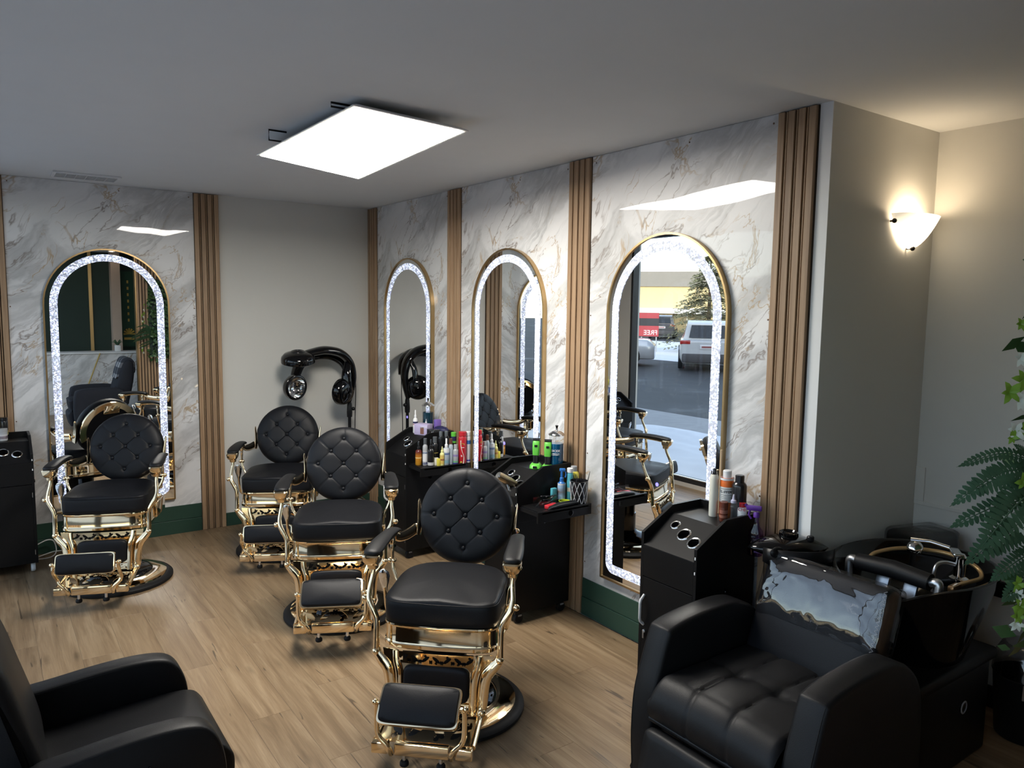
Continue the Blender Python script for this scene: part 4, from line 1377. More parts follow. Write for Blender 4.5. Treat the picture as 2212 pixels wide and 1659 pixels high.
DZ = 0.700
gd = 'bottles on the pulled-out shelf'
def d1(*a, **k):
    k['group'] = gd
    a = list(a)
    if a[4] < 0.028:
        a[4] *= 1.08
    return bottle(*a, **k)
d1('shampoo_bottle', 'amber to dark red bottle with black cap at the shelf corner', (-0.385, -1.625, DZ), 0.168, 0.0215, 'amber_fade', 'pl_black', [(0.30, 0.34, (0.75, 0.55, 0.25))], 'pump', rz=-1)
d1('spray_bottle', 'clear bottle with grey cap and white label', (-0.352, -1.660, DZ), 0.192, 0.0165, 'clear_white', 'pl_darkgrey', [(0.08, 0.52, (0.70, 0.71, 0.72)), (0.44, 0.50, (0.05, 0.15, 0.45)), (0.06, 0.14, (0.03, 0.04, 0.20))], 'flat')
d1('spray_bottle', 'black spray bottle with small white barcode label', (-0.322, -1.688, DZ), 0.186, 0.0218, 'pl_black', 'pl_black', [(0.02, 0.14, (0.5, 0.5, 0.5))], 'pump')
d1('spray_bottle', 'tall black bottle with dark cap standing behind the yellow one', (-0.262, -1.640, DZ), 0.192, 0.021, 'pl_black', 'pl_darkgrey', [(0.40, 0.42, (0.55, 0.45, 0.1))], 'flat')
d1('cream_jar', 'little cream jar in front of the black bottles', (-0.283, -1.695, DZ), 0.052, 0.0148, 'pl_cream', 'pl_cream', (), 'jar', cat='jar')
d1('oil_bottle', 'small pale yellow bottle with pointed cap', (-0.255, -1.730, DZ), 0.136, 0.0152, 'pl_paleyellow', 'pl_paleyellow', [(0.10, 0.55, (0.62, 0.45, 0.12)), (0.28, 0.36, (0.5, 0.12, 0.1))], 'cone')
d1('mousse_bottle', 'white and grey-blue foam bottle with white pump', (-0.220, -1.728, DZ), 0.190, 0.021, 'pl_greyblue', 'pl_white', [(0.50, 0.63, 'pl_white'), (0.08, 0.20, (0.20, 0.35, 0.42)), (0.40, 0.46, (0.10, 0.14, 0.30))], 'pump')
d1('tonic_bottle', 'slim grey bottle with brown cap', (-0.182, -1.726, DZ), 0.186, 0.0155, 'pl_greyblue', 'pl_brown', (), 'flat')
for k, (x, y) in enumerate(((-0.200, -1.615), (-0.158, -1.620))):
    d1('lotion_bottle', 'dark bottle with square smoky translucent cap at the back of the shelf', (x, y, DZ), 0.222, 0.0195, 'pl_black', 'pl_darkgrey', (), 'can')
d1('hairspray_can', 'bright green and black spray can', (-0.138, -1.690, DZ), 0.222, 0.0185, 'pl_green', 'pl_green', [(0.30, 0.66, 'pl_black'), (0.72, 0.86, 'pl_navy')], 'dome')
d1('serum_bottle', 'short white and purple bottle in front of the green can', (-0.150, -1.738, DZ), 0.142, 0.0185, 'clear_white', 'clear_white', [(0.40, 0.50, (0.25, 0.2, 0.4)), (0.10, 0.18, (0.15, 0.4, 0.2)), (0.02, 0.09, (0.05, 0.05, 0.25))], 'flat')
o = d1('hairspray_can', 'large red hairspray can with white swirl', (-0.093, -1.738, DZ), 0.230, 0.0300, 'pl_red', 'pl_red', (), 'dome')
sw = [(math.sin(a) * 0.0306, -math.cos(a) * 0.0306, z) for a, z in [(-0.95, 0.17), (-0.95, 0.14), (-0.80, 0.11), (-0.55, 0.085), (-0.30, 0.065), (-0.20, 0.045), (-0.25, 0.02), (-0.35, 0.004)]]
MB().tube(spl(sw, 4), [0.0035, 0.003, 0.002, 0.002, 0.003, 0.004], 6).build('swirl', 'pl_cream', o)
MB().tube([(math.sin(a) * 0.0304, -math.cos(a) * 0.0304, z) for a, z in [(-0.85, 0.152), (-0.75, 0.144), (-0.65, 0.150), (-0.55, 0.143), (-0.45, 0.149), (-0.32, 0.142), (-0.2, 0.147), (-0.12, 0.136)]], 0.0032, 6).build('print_script', mat('print_ochre', (0.55, 0.28, 0.06), 0.5), o)
for z, a0, a1 in ((0.118, -45, -8), (0.062, -56, -32), (0.055, -52, -30)):
    MB().tube([(math.sin(R(a)) * 0.0304, -math.cos(R(a)) * 0.0304, z) for a in range(a0, a1, 4)], 0.0018, 5).build('print_line', 'pl_white', o)
MB().ball((math.sin(R(-50)) * 0.030, -math.cos(R(-50)) * 0.030, 0.012), 0.007, 6, (1, 0.4, 1), Matrix.Rotation(R(-50), 3, 'Z')).build('print_dot', mat('print_lime', (0.40, 0.45, 0.05), 0.5), o)
d1('lotion_bottle', 'tall white bottle with blue panel behind the red can', (-0.042, -1.728, DZ), 0.225, 0.0185, 'pl_white', 'pl_white', [(0.60, 0.72, (0.05, 0.18, 0.50)), (0.05, 0.10, (0.1, 0.1, 0.45))], 'dome')
o = tag(MB().rbox((0, 0, 0.026), (0.022, 0.018, 0.052), 0.002).build('carton', 'pl_yellow', None), 'tiny yellow carton beside the pale yellow bottle', 'box')
o.location = (-0.283, -1.728, DZ)

# on top of the first station
TZ = 0.868
bottle('spray_bottle', 'white spray bottle with purple and pink bands on the station with the bottle shelf', (-0.232, -1.290, TZ), 0.172, 0.0185, 'pl_white', 'pl_white', [(0.42, 0.50, 'pl_navy'), (0.36, 0.40, (0.5, 0.15, 0.2))], 'pump')
def jar(label, loc, liquid, lettering, rz):
    t = thing('disinfectant_jar', label, 'jar', loc, rz)
    MB().lathe([(0.044, 0), (0.046, 0.003), (0.046, 0.020), (0.042, 0.022)], 32).build('base', 'chrome', t)
    MB().lathe([(0.0385, 0.022), (0.0405, 0.028), (0.0405, 0.150), (0.0385, 0.152)], 32).build('liquid', liquid, t)
    g = MB().lathe([(0.043, 0.021), (0.043, 0.192), (0.045, 0.194), (0.045, 0.200), (0.041, 0.204)], 32, cap=False).build('glass', 'clear_plastic', t)
    MB().lathe([(0.047, 0.200), (0.048, 0.203), (0.046, 0.208), (0.028, 0.222), (0.010, 0.229), (0.006, 0.230), (0.006, 0.240)], 32).build('lid', 'chrome', t)
    MB().lathe([(0.006, 0.238), (0.006, 0.246), (0.009, 0.254), (0.009, 0.258)], 16).build('knob', 'black_gloss', t)
    MB().tube([(0.0, 0.0, 0.205), (-0.006, -0.02, 0.12), (-0.006, -0.02, 0.04)], 0.0014, 6).build('lift_rod', 'steel_dull', t)
    if lettering:
        for k, ch in enumerate(lettering):
            a = R(-46 + k * 11.5)
            text('lettering', ch, 0.019, 'letter_white', t, (0.0437 * math.sin(a), -0.0437 * math.cos(a), 0.112), (R(90), 0, a))
        for z in (0.096, 0.088):
            MB().lathe([(0.0436, z), (0.0436, z + 0.0035)], 40, cap=False)
            pts = [(0.0438 * math.sin(R(a)), -0.0438 * math.cos(R(a)), z) for a in range(-30, 48, 4)]
            MB().tube(pts, 0.0012, 4).build('print_line', 'letter_white', t)
    return t
jar('tall jar of dark teal liquid with steel lid behind the lavender carton', (-0.135, -1.310, TZ), 'liquid_teal', '', 0)
t = thing('carton', 'lavender product carton with a printed face, above the bottle shelf', 'box', (-0.215, -1.385, TZ), R(-62))
MB().rbox((0, 0, 0.040), (0.115, 0.075, 0.080), 0.002).build('body', 'pl_lavender', t)
MB().box((0.012, -0.0385, 0.034), (0.030, 0.002, 0.050)).build('picture', mat('print_skin', (0.20, 0.09, 0.06), 0.5), t, False)
MB().box((0.028, -0.0385, 0.060), (0.056, 0.002, 0.014)).build('print_line', mat('print_pale', (0.62, 0.58, 0.70), 0.5), t, False)
t = thing('zip_pouch', 'dark navy rounded pouch beside the lavender carton', 'pouch', (-0.105, -1.455, TZ), R(-70))
MB().ball((0, 0, 0.032), 0.05, 12, (1.35, 0.8, 0.64)).build('body', 'pl_navy', t)
MB().tube([(-0.06, 0, 0.045), (-0.03, 0, 0.060), (0.03, 0, 0.060), (0.06, 0, 0.045)], 0.003, 6).build('zip', 'steel_dull', t)
t = thing('clipper_case', 'small black box with silver badge by the navy pouch', 'box', (-0.19, -1.490, TZ), R(-80))
MB().rbox((0, 0, 0.026), (0.085, 0.06, 0.052), 0.005).build('body', 'pl_black', t)
MB().box((0.026, -0.031, 0.024), (0.024, 0.003, 0.026)).build('badge', 'grey_plastic', t, False)
bottle('dropper_bottle', 'tiny white pointed bottle beside the lavender carton', (-0.165, -1.335, TZ), 0.105, 0.012, 'pl_white', 'pl_white', (), 'cone')
o = tag(MB().rbox((0, 0, 0.050), (0.05, 0.03, 0.10), 0.004).build('tube_carton', mat('pl_violet', (0.22, 0.14, 0.50), 0.4), None), 'violet carton standing behind the lavender one', 'box')
o.location = (-0.085, -1.365, TZ)

# second station: clippers in chargers, jar, gold dryer, shelf contents
def clipper(label, loc, rz):
    t = thing('hair_clipper', label, 'clipper', loc, rz, 'green clippers')
    ch = []
    for z, w_, d_ in ((0.0, 0.034, 0.046), (0.004, 0.036, 0.048), (0.018, 0.034, 0.042), (0.030, 0.024, 0.026)):
        ch.append([(w_ * math.copysign(abs(math.cos(a)) ** 0.6, math.cos(a)), d_ * math.copysign(abs(math.sin(a)) ** 0.6, math.sin(a)), z) for a in [2 * PI * k / 24 for k in range(24)]])
    c_ = MB().loft(ch).build('charging_stand', 'pl_green', t)
    MB().box((0, -0.046, 0.013), (0.022, 0.008, 0.012)).build('charge_port', 'pl_black', c_, False)
    def sec(zs, m, nm):
        rg = []
        for z, w_, d_, y in zs:
            rg.append([(w_ * math.copysign(abs(math.cos(a)) ** 0.55, math.cos(a)), y + d_ * math.copysign(abs(math.sin(a)) ** 0.55, math.sin(a)), z) for a in [2 * PI * k / 20 for k in range(20)]])
        return MB().loft(rg).build(nm, m, t)
    sec([(0.028, 0.017, 0.016, 0.0), (0.060, 0.018, 0.017, 0.002), (0.078, 0.019, 0.018, 0.004)], 'pl_black', 'grip')
    sec([(0.078, 0.0195, 0.0185, 0.004), (0.115, 0.0215, 0.020, 0.006), (0.145, 0.022, 0.018, 0.010), (0.160, 0.021, 0.012, 0.014)], 'pl_green', 'housing')
    MB().box((0, -0.012, 0.134), (0.016, 0.006, 0.012)).build('switch', 'pl_black', t, False)
    MB().rbox((0, 0.016, 0.166), (0.042, 0.016, 0.012), 0.002).box((0, 0.016, 0.174), (0.046, 0.006, 0.004)).build('blade', 'pl_black', t)
    return t
clipper('green and black hair clipper in its charger, farther from the blue jar', (-0.215, -2.762, TZ), R(-45))
clipper('green and black hair clipper in its charger, right beside the blue jar', (-0.182, -2.832, TZ), R(-45))
jar('tall glass jar of bright blue disinfectant with steel lid', (-0.122, -2.838, TZ), 'liquid_blue', 'BARBICIDE', R(-62))
t = thing('hair_dryer', 'gold hair dryer standing in a station hole', 'hair dryer', (-0.355, -2.775, 0.800), 0)
dm = Matrix.Rotation(R(38), 3, 'Z')
axis = V(-0.80, 0.18, 0.46).normalized()
p0 = V(0.0, 0.0, -0.02)
MB().tube([p0, p0 + axis * 0.05, p0 + axis * 0.125, p0 + axis * 0.142], [0.020, 0.024, 0.0265, 0.024], 22).build('barrel', mat('gold_brushed', (0.50, 0.40, 0.26), 0.3, 1.0), t)
MB().tube([p0 + axis * 0.140, p0 + axis * 0.146], [0.0245, 0.021], 22).build('air_inlet', 'chrome', t)
MB().tube([p0 + axis * 0.085, p0 + axis * 0.085 + V(0.01, -0.02, -0.06)], 0.008, 10).build('handle', 'chrome', t)

t = thing('acrylic_box', 'clear acrylic organiser holding dark clips below the green clippers', 'box', (-0.315, -2.975, DZ), R(0))
for b_ in ((-0.055, 0.10, -0.030, -0.028, 0, 0.05), (-0.055, 0.10, 0.028, 0.030, 0, 0.05), (-0.055, -0.053, -0.03, 0.03, 0, 0.05), (0.098, 0.10, -0.03, 0.03, 0, 0.075), (-0.055, 0.10, -0.03, 0.03, 0, 0.002), (0.02, 0.022, -0.03, 0.03, 0, 0.06)):
    MB().bx(*b_).build('wall', 'clear_plastic', t, False)
rnd = random.Random(3)
for k in range(9):
    o = tag(MB().rbox((0, 0, 0), (0.055, 0.010, 0.006), 0.002, 1, Matrix.Rotation(rnd.uniform(-0.8, 0.8), 3, 'Z') @ Matrix.Rotation(rnd.uniform(-0.6, 0.2), 3, 'Y')).build('hair_clip', 'pl_black', None), 'black hair clip lying in the clear acrylic organiser', 'clip', 'clips in the acrylic organiser')
    o.location = (-0.315 + rnd.uniform(-0.03, 0.07), -2.975 + rnd.uniform(-0.014, 0.014), DZ + 0.012 + 0.005 * k)
o = tag(MB().rbox((0, 0, 0.011), (0.085, 0.035, 0.022), 0.004).build('comb_box', 'pl_red', None), 'small red box beside the acrylic organiser', 'box')
o.location = (-0.305, -3.030, DZ); o.rotation_euler.z = R(12)
t = thing('razor_case', 'long black flat zip case lying at the front of the shelf', 'case', (-0.225, -3.055, DZ), R(6))
rg = []
for x, w_, h_ in ((-0.135, 0.006, 0.010), (-0.115, 0.016, 0.022), (-0.05, 0.022, 0.034), (0.04, 0.022, 0.030), (0.10, 0.018, 0.024), (0.125, 0.008, 0.012)):
    rg.append([(x, w_ * math.cos(a), h_ * 0.5 + h_ * 0.5 * math.sin(a)) for a in [2 * PI * k / 14 for k in range(14)]])
MB().loft(rg).build('body', 'leather', t)
MB().tube([(-0.12, -0.012, 0.018), (-0.05, -0.020, 0.026), (0.04, -0.020, 0.024), (0.11, -0.014, 0.016)], 0.002, 6).build('zip', 'pl_darkgrey', t)
bottle('spray_bottle', 'blue trigger spray bottle with a sunny printed label', (-0.165, -2.945, DZ), 0.196, 0.0235, 'pl_blue', 'pl_blue', [(0.08, 0.50, (0.35, 0.50, 0.68)), (0.22, 0.40, (0.60, 0.62, 0.66)), (0.27, 0.34, (0.62, 0.25, 0.10)), (0.50, 0.55, (0.7, 0.7, 0.72))], 'spray', rz=R(-40))
bottle('hairspray_can', 'slim teal can with white cap', (-0.120, -2.965, DZ), 0.194, 0.0185, 'pl_teal', 'pl_white', [(0.30, 0.42, (0.55, 0.50, 0.38))], 'dome')
bottle('lotion_bottle', 'bright yellow bottle with grey cap behind the pen cup', (-0.070, -2.940, DZ), 0.196, 0.030, 'pl_yellow', 'grey_plastic', (), 'can')
o = tag(MB().rbox((0, 0, 0.04), (0.034, 0.022, 0.085), 0.004).build('cream_tube', 'pl_teal', None), 'pale teal tube standing behind the acrylic organiser', 'tube')
o.location = (-0.215, -2.935, DZ)
o = tag(MB().lathe([(0.030, 0), (0.034, 0), (0.034, 0.018), (0.030, 0.018), (0.030, 0)], 28, cap=False).build('tape_roll', mat('pl_lime', (0.55, 0.68, 0.04), 0.4), None), 'lime yellow roll of neck tape on the shelf', 'tape')
o.location = (-0.185, -2.997, DZ)
t = thing('tool_cup', 'black cup studded with a white rhinestone lattice', 'cup', (-0.108, -3.032, DZ))
t.scale = (1.15, 1.15, 1.15)
MB().lathe([(0.036, 0), (0.038, 0.002), (0.046, 0.115), (0.043, 0.116), (0.036, 0.006)], 32).build('body', 'pl_black', t)
gem = MB()
for k in range(10):
    for sg in (-1, 1):
        for i in range(30):
            z = 0.006 + 0.104 * i / 29
            rr = 0.0385 + 0.008 * z / 0.115
            a = 2 * PI * k / 10 + sg * 2 * PI / 10 * 1.5 * z / 0.115
            gem.ball((rr * math.cos(a), rr * math.sin(a), z), 0.0017, 3)
o = gem.build('rhinestone', mat('rhinestone', (0.85, 0.86, 0.88), 0.1, 0.3), t, False)
o['kind'] = 'stuff'
for k in range(9):
    a = rnd.uniform(0, 2 * PI)
    d_ = V(math.cos(a) * 0.028, math.sin(a) * 0.028, 0)
    tip = d_ * rnd.uniform(1.1, 2.1) + V(0, 0, rnd.uniform(0.125, 0.175))
    o = tag(MB().tube([V(0, 0, 0), (tip - d_ * 0.6) * 0.6, tip - d_ * 0.6], [0.003, 0.004, 0.006, 0.002], 6, sx=1.0, sy=0.5).build('sectioning_clip', 'pl_black', None), 'black comb or clip standing in the rhinestone cup', 'clip', 'tools in the rhinestone cup')
    o.location = (-0.100 + d_.x * 0.6, -3.035 + d_.y * 0.6, DZ + 0.008)

# third station top
o = bottle('lotion_bottle', 'tall plain white bottle with black nozzle cap', (-0.150, -4.026, TZ), 0.222, 0.0198, 'pl_cream', 'pl_black', (), 'dome')
for ch in o.children:
    if ch.name.startswith('cap'):
        bpy.data.objects.remove(ch)
        break
MB().lathe([(0.0185, 0.176), (0.0125, 0.180), (0.0125, 0.196), (0.009, 0.199), (0.0085, 0.218), (0.005, 0.223)], 18).build('cap', 'pl_black', o)
o = bottle('spray_can', 'orange and white clipper spray can', (-0.112, -4.068, TZ), 0.218, 0.0315, 'pl_orange', 'pl_white', [(0.34, 0.66, (0.72, 0.72, 0.70)), (0.80, 0.845, 'pl_white')], 'can')
for k, ch in enumerate('CLIPPERCIDE'):
    a = R(-62 - 40 + k * 13.5)
    text('lettering', ch, 0.016, 'pl_black', o, (0.0322 * math.sin(a), -0.0322 * math.cos(a), 0.122), (R(90), 0, a))
for z in (0.136, 0.108, 0.100, 0.092, 0.083):
    MB().tube([(0.0321 * math.sin(R(a)), -0.0321 * math.cos(R(a)), z) for a in range(-105, 0, 6)], 0.0012, 4).build('print_line', mat('print_grey', (0.2, 0.2, 0.2), 0.5), o)
bottle('spray_can', 'glossy black spray can beside the orange one', (-0.110, -4.136, TZ), 0.208, 0.0330, 'pl_black', 'pl_black', [(0.05, 0.44, (0.05, 0.055, 0.06))], 'can')
bottle('wax_jar', 'brown translucent jar in front of the orange can', (-0.178, -4.108, TZ), 0.088, 0.0185, 'pl_jarbrown', 'pl_jarbrown', [(0.20, 0.34, (0.30, 0.12, 0.08)), (0.42, 0.60, (0.28, 0.11, 0.08))], 'jar', cat='jar')
bottle('dropper_bottle', 'clear bottle with lavender twist cap', (-0.160, -4.146, TZ), 0.128, 0.0200, 'clear_plastic', mat('pl_lilac', (0.52, 0.52, 0.66), 0.4), (), 'cone')
o = bottle('treatment_bottle', 'white bottle with red cap and red lettering', (-0.122, -4.165, TZ), 0.090, 0.0210, 'pl_white', 'pl_red', (), 'flat')
text('lettering', 'CHI', 0.020, 'pl_red', o, (-0.0182, -0.0104, 0.062), (R(90), 0, R(-60)))
o = tag(MB().tube([(0, 0, 0), (0, 0, 0.30)], [0.006, 0.005], 8).build('wooden_stick', mat('pale_wood', (0.55, 0.40, 0.25), 0.6), None), 'thin pale wooden stick standing behind the white bottle', 'stick')
o.location = (-0.090, -4.012, TZ)
o = tag(MB().tube([(0, 0, 0), (0, 0, 0.12), (-0.004, 0.006, 0.20)], [0.004, 0.006, 0.002], 8).build('styling_brush', 'pl_black', None), 'thin black brush standing behind the white bottle', 'brush')
o.location = (-0.112, -3.985, TZ)
# purple trigger bottle hooked on the side of the third station
t = thing('trigger_bottle', 'translucent purple trigger bottle hooked on the station beside the shampoo chair', 'bottle', (-0.115, -4.236, 0.735), R(-60))
thin_glass('purple_clear', (0.66, 0.50, 0.78), 0.05)
t.scale = (0.88, 0.88, 0.88)
rg = []
for z, w_, d_ in ((0, 0.030, 0.026), (0.004, 0.036, 0.029), (0.10, 0.037, 0.030), (0.125, 0.034, 0.028), (0.150, 0.018, 0.016), (0.175, 0.013, 0.013), (0.205, 0.013, 0.013)):
    rg.append([(w_ * math.copysign(abs(math.cos(a)) ** 0.7, math.cos(a)), d_ * math.copysign(abs(math.sin(a)) ** 0.7, math.sin(a)), z) for a in [2 * PI * k / 24 for k in range(24)]])
MB().loft(rg).build('body', 'purple_clear', t, True, 60)
MB().lathe([(0.015, 0.195), (0.016, 0.215), (0.011, 0.222)], 16).rbox((-0.012, 0, 0.240), (0.075, 0.020, 0.026), 0.006).tube([(-0.04, 0, 0.24), (-0.055, 0, 0.255)], 0.008, 8).build('trigger_head', 'pl_purple', t)
MB().tube(spl([(-0.030, 0, 0.232), (-0.036, 0, 0.205), (-0.024, 0, 0.185)], 4), 0.005, 8).build('trigger', 'pl_purple', t)
# jar on the station by the back wall
bottle('wax_jar', 'clear jar with white label on the station on white casters', (-2.775, -0.165, TZ), 0.085, 0.034, 'clear_white', 'clear_white', [(0.12, 0.55, (0.6, 0.6, 0.62)), (0.18, 0.42, (0.25, 0.1, 0.2))], 'jar', cat='jar')
bottle('spray_bottle', 'white spray bottle on the station on white casters', (-2.845, -0.150, TZ), 0.17, 0.022, 'pl_white', 'pl_white', [(0.15, 0.5, (0.10, 0.15, 0.45))], 'pump')
bottle('lotion_bottle', 'yellow bottle on the station on white casters', (-2.872, -0.075, TZ), 0.20, 0.026, 'pl_yellow', 'pl_yellow', (), 'can')
bottle('lotion_bottle', 'black bottle on the station on white casters', (-2.76, -0.085, TZ), 0.15, 0.026, 'pl_black', 'pl_black', [(0.2, 0.4, (0.4, 0.35, 0.1))], 'dome')
# ------------------------------------------------------------------ shampoo chair (front is local -Y) and backwash bowl
def squircle(w_, h_, k=0.25, n=40):
    return [(w_ * math.copysign(abs(math.cos(2 * PI * i / n)) ** k, math.cos(2 * PI * i / n)), h_ * math.copysign(abs(math.sin(2 * PI * i / n)) ** k, math.sin(2 * PI * i / n))) for i in range(n)]
def soft_prism(mb, prof, x0, x1, r=0.02):
    """closed side profile (y, z) made into a padded slab between x0 and x1 with rounded edges"""
    cy = sum(p[0] for p in prof) / len(prof)
    cz = sum(p[1] for p in prof) / len(prof)
    def ins(d):
        out = []
        n = len(prof)
        for i in range(n):
            a, b_, c_ = Vector((*prof[i - 1], 0)), Vector((*prof[i], 0)), Vector((*prof[(i + 1) % n], 0))
            t = (c_ - a)
            if t.length < 1e-9:
                t = Vector((1, 0, 0))
            t.normalize()
            nn = Vector((-t.y, t.x, 0))
            if nn.dot(Vector((cy, cz, 0)) - b_) < 0:
                nn = -nn
            out.append((b_.x + nn.x * d, b_.y + nn.y * d))
        return out
    s = 1 if x1 > x0 else -1
    rings = []
    for x, d in ((x0, r), (x0 + s * r * 0.3, r * 0.3), (x0 + s * r, 0), (x1 - s * r, 0), (x1 - s * r * 0.3, r * 0.3), (x1, r)):
        rings.append([(x, p[0], p[1]) for p in ins(d)])
    return mb.loft(rings)
def shampoo_chair():
    t = thing('shampoo_chair', 'black padded shampoo armchair with shiny plastic film over its back', 'chair', (-0.55, -4.65, 0), -PI / 2)
    prof = [(p.x, p.y) for p in spl([(-0.335, 0.03, 0), (-0.345, 0.20, 0), (-0.335, 0.36, 0), (-0.30, 0.48, 0), (-0.262, 0.585, 0), (-0.235, 0.612, 0), (-0.12, 0.632, 0), (0.05, 0.640, 0), (0.16, 0.632, 0), (0.24, 0.598, 0), (0.31, 0.53, 0), (0.345, 0.44, 0), (0.36, 0.28, 0), (0.36, 0.03, 0)], 4)]
    for s in (-1, 1):
        ar = soft_prism(MB(), prof, s * 0.268, s * 0.378, 0.016).build('armrest', 'leather_matte', t, True, 55)
        MB().tube([(s * 0.366, p[0] * 0.995, p[1] * 0.992) for p in prof], 0.0022, 5).build('piping', 'leather_matte', ar)
    # seat: three channels of soft padding
    NX, NY = 60, 48
    def top(u, v):
        x = -0.264 + 0.528 * u
        y = 0.22 - 0.575 * v
        z = 0.455 + 0.012 * math.sin(PI * u)
        for sx in (-0.085, 0.085):
            d = abs(x - sx + 0.02 * math.sin(3 * v))
            z -= 0.006 * math.exp(-(d / 0.006) ** 2) + 0.004 * math.exp(-(d / 0.03) ** 2)
        for sy in (-0.06,):
            d = abs(y - sy)
            z -= 0.004 * math.exp(-(d / 0.006) ** 2) + 0.004 * math.exp(-(d / 0.03) ** 2)
        for sx in (-0.085, 0.085):
            z -= 0.016 * math.exp(-((x - sx) ** 2 + (y + 0.06) ** 2) / 0.0012)
        e = max(0, (v - 0.86) / 0.14)
        z -= 0.055 * e ** 2.2
        e2 = max(0, (abs(u - 0.5) - 0.46) / 0.04)
        return (x, y, z - 0.02 * e2 ** 2)
    vs, fs = [], []
    for i in range(NX + 1):
        for j in range(NY + 1):
            vs.append(top(i / NX, j / NY))
    for i in range(NX):
        for j in range(NY):
            a = i * (NY + 1) + j
            fs.append((a, a + 1, a + NY + 2, a + NY + 1))
    m0 = len(vs)
    # front roll and underside
    fr = [[(-0.264 + 0.528 * i / NX, y, z) for i in range(NX + 1)] for (y, z) in ((-0.368, 0.375), (-0.368, 0.33), (-0.352, 0.30), (0.2, 0.30))]
    prev = [i * (NY + 1) + NY for i in range(NX + 1)]
    for row in fr:
        cur = []
        for i, p in enumerate(row):
            x, y, z = p
            for sx in (-0.085, 0.085):
                y += 0.006 * math.exp(-((x - sx) / 0.006) ** 2) if y < 0 else 0
            cur.append(len(vs))
            vs.append((x, y, z))
        for i in range(NX):
            fs.append((prev[i], prev[i + 1], cur[i + 1], cur[i]))
        prev = cur
    MB().add(vs, fs).build('seat_cushion', 'leather_matte', t, True, 60)
    MB().tube([(-0.268, -0.345, 0.298), (0.268, -0.345, 0.298)], 0.012, 10).build('seat_bar', 'black_plastic', t)
    # leg rest hanging in front
    rg = []
    for d, k in ((0.0, 0.97), (0.012, 1.0), (0.03, 1.0), (0.042, 0.97), (0.047, 0.80), (0.048, 0.3)):
        rg.append([(p[0] * k, -0.345 - d - 0.22 * (0.28 - (0.155 + p[1] * k)), 0.155 + p[1] * k) for p in squircle(0.262, 0.125, 0.16, 64)])
    MB().loft(rg).build('leg_rest', 'leather_matte', t, True, 50)
    MB().bx(-0.26, 0.26, -0.30, 0.33, 0.02, 0.30).build('base', 'black_plastic', t, False, bevel=0.01)
    for sx in (-0.22, 0.22):
        for sy in (-0.27, 0.30):
            MB().lathe([(0.02, 0), (0.022, 0.02)], 12, (sx, sy, 0)).build('foot', 'rubber', t)
    # back cushion and its film cover
    def backpt(x, v, d):
        # v 0..1 up the back; d towards the sitter
        y = 0.205 + 0.150 * v
        z = 0.40 + 0.405 * v
        n_ = V(0, -0.405, 0.150).normalized()
        return V(x, y, z) + n_ * d
    def slab(w_, v0, v1, d0, d1, r, k=0.13):
        rg = []
        for d, q in ((d0, r), (d0 + 0.35 * r, 0.3 * r), (d0 + r, 0.0), (d1 - r, 0.0), (d1 - 0.35 * r, 0.3 * r), (d1, r), (d1 + 0.006, 0.3 * w_)):
            rg.append([backpt(p[0], (v0 + v1) / 2 + p[1], d) for p in squircle(w_ - q, (v1 - v0) / 2 - q / 0.43, k, 72)])
        return MB().loft(rg)
    slab(0.258, 0.0, 1.0, -0.075, 0.045, 0.022).build('backrest', 'leather', t, True, 60)
    slab(0.268, 0.40, 1.03, -0.083, 0.055, 0.024).build('film_cover', 'cover_film', t, True, 60)
    zig = []
    for k in range(30):
        zig.append(backpt(0.246 + (0.006 if k % 2 else -0.006), 0.45 + 0.52 * k / 29, 0.056))
    MB().tube(zig, 0.0011, 4).build('film_seam', 'grey_plastic', t)
shampoo_chair()

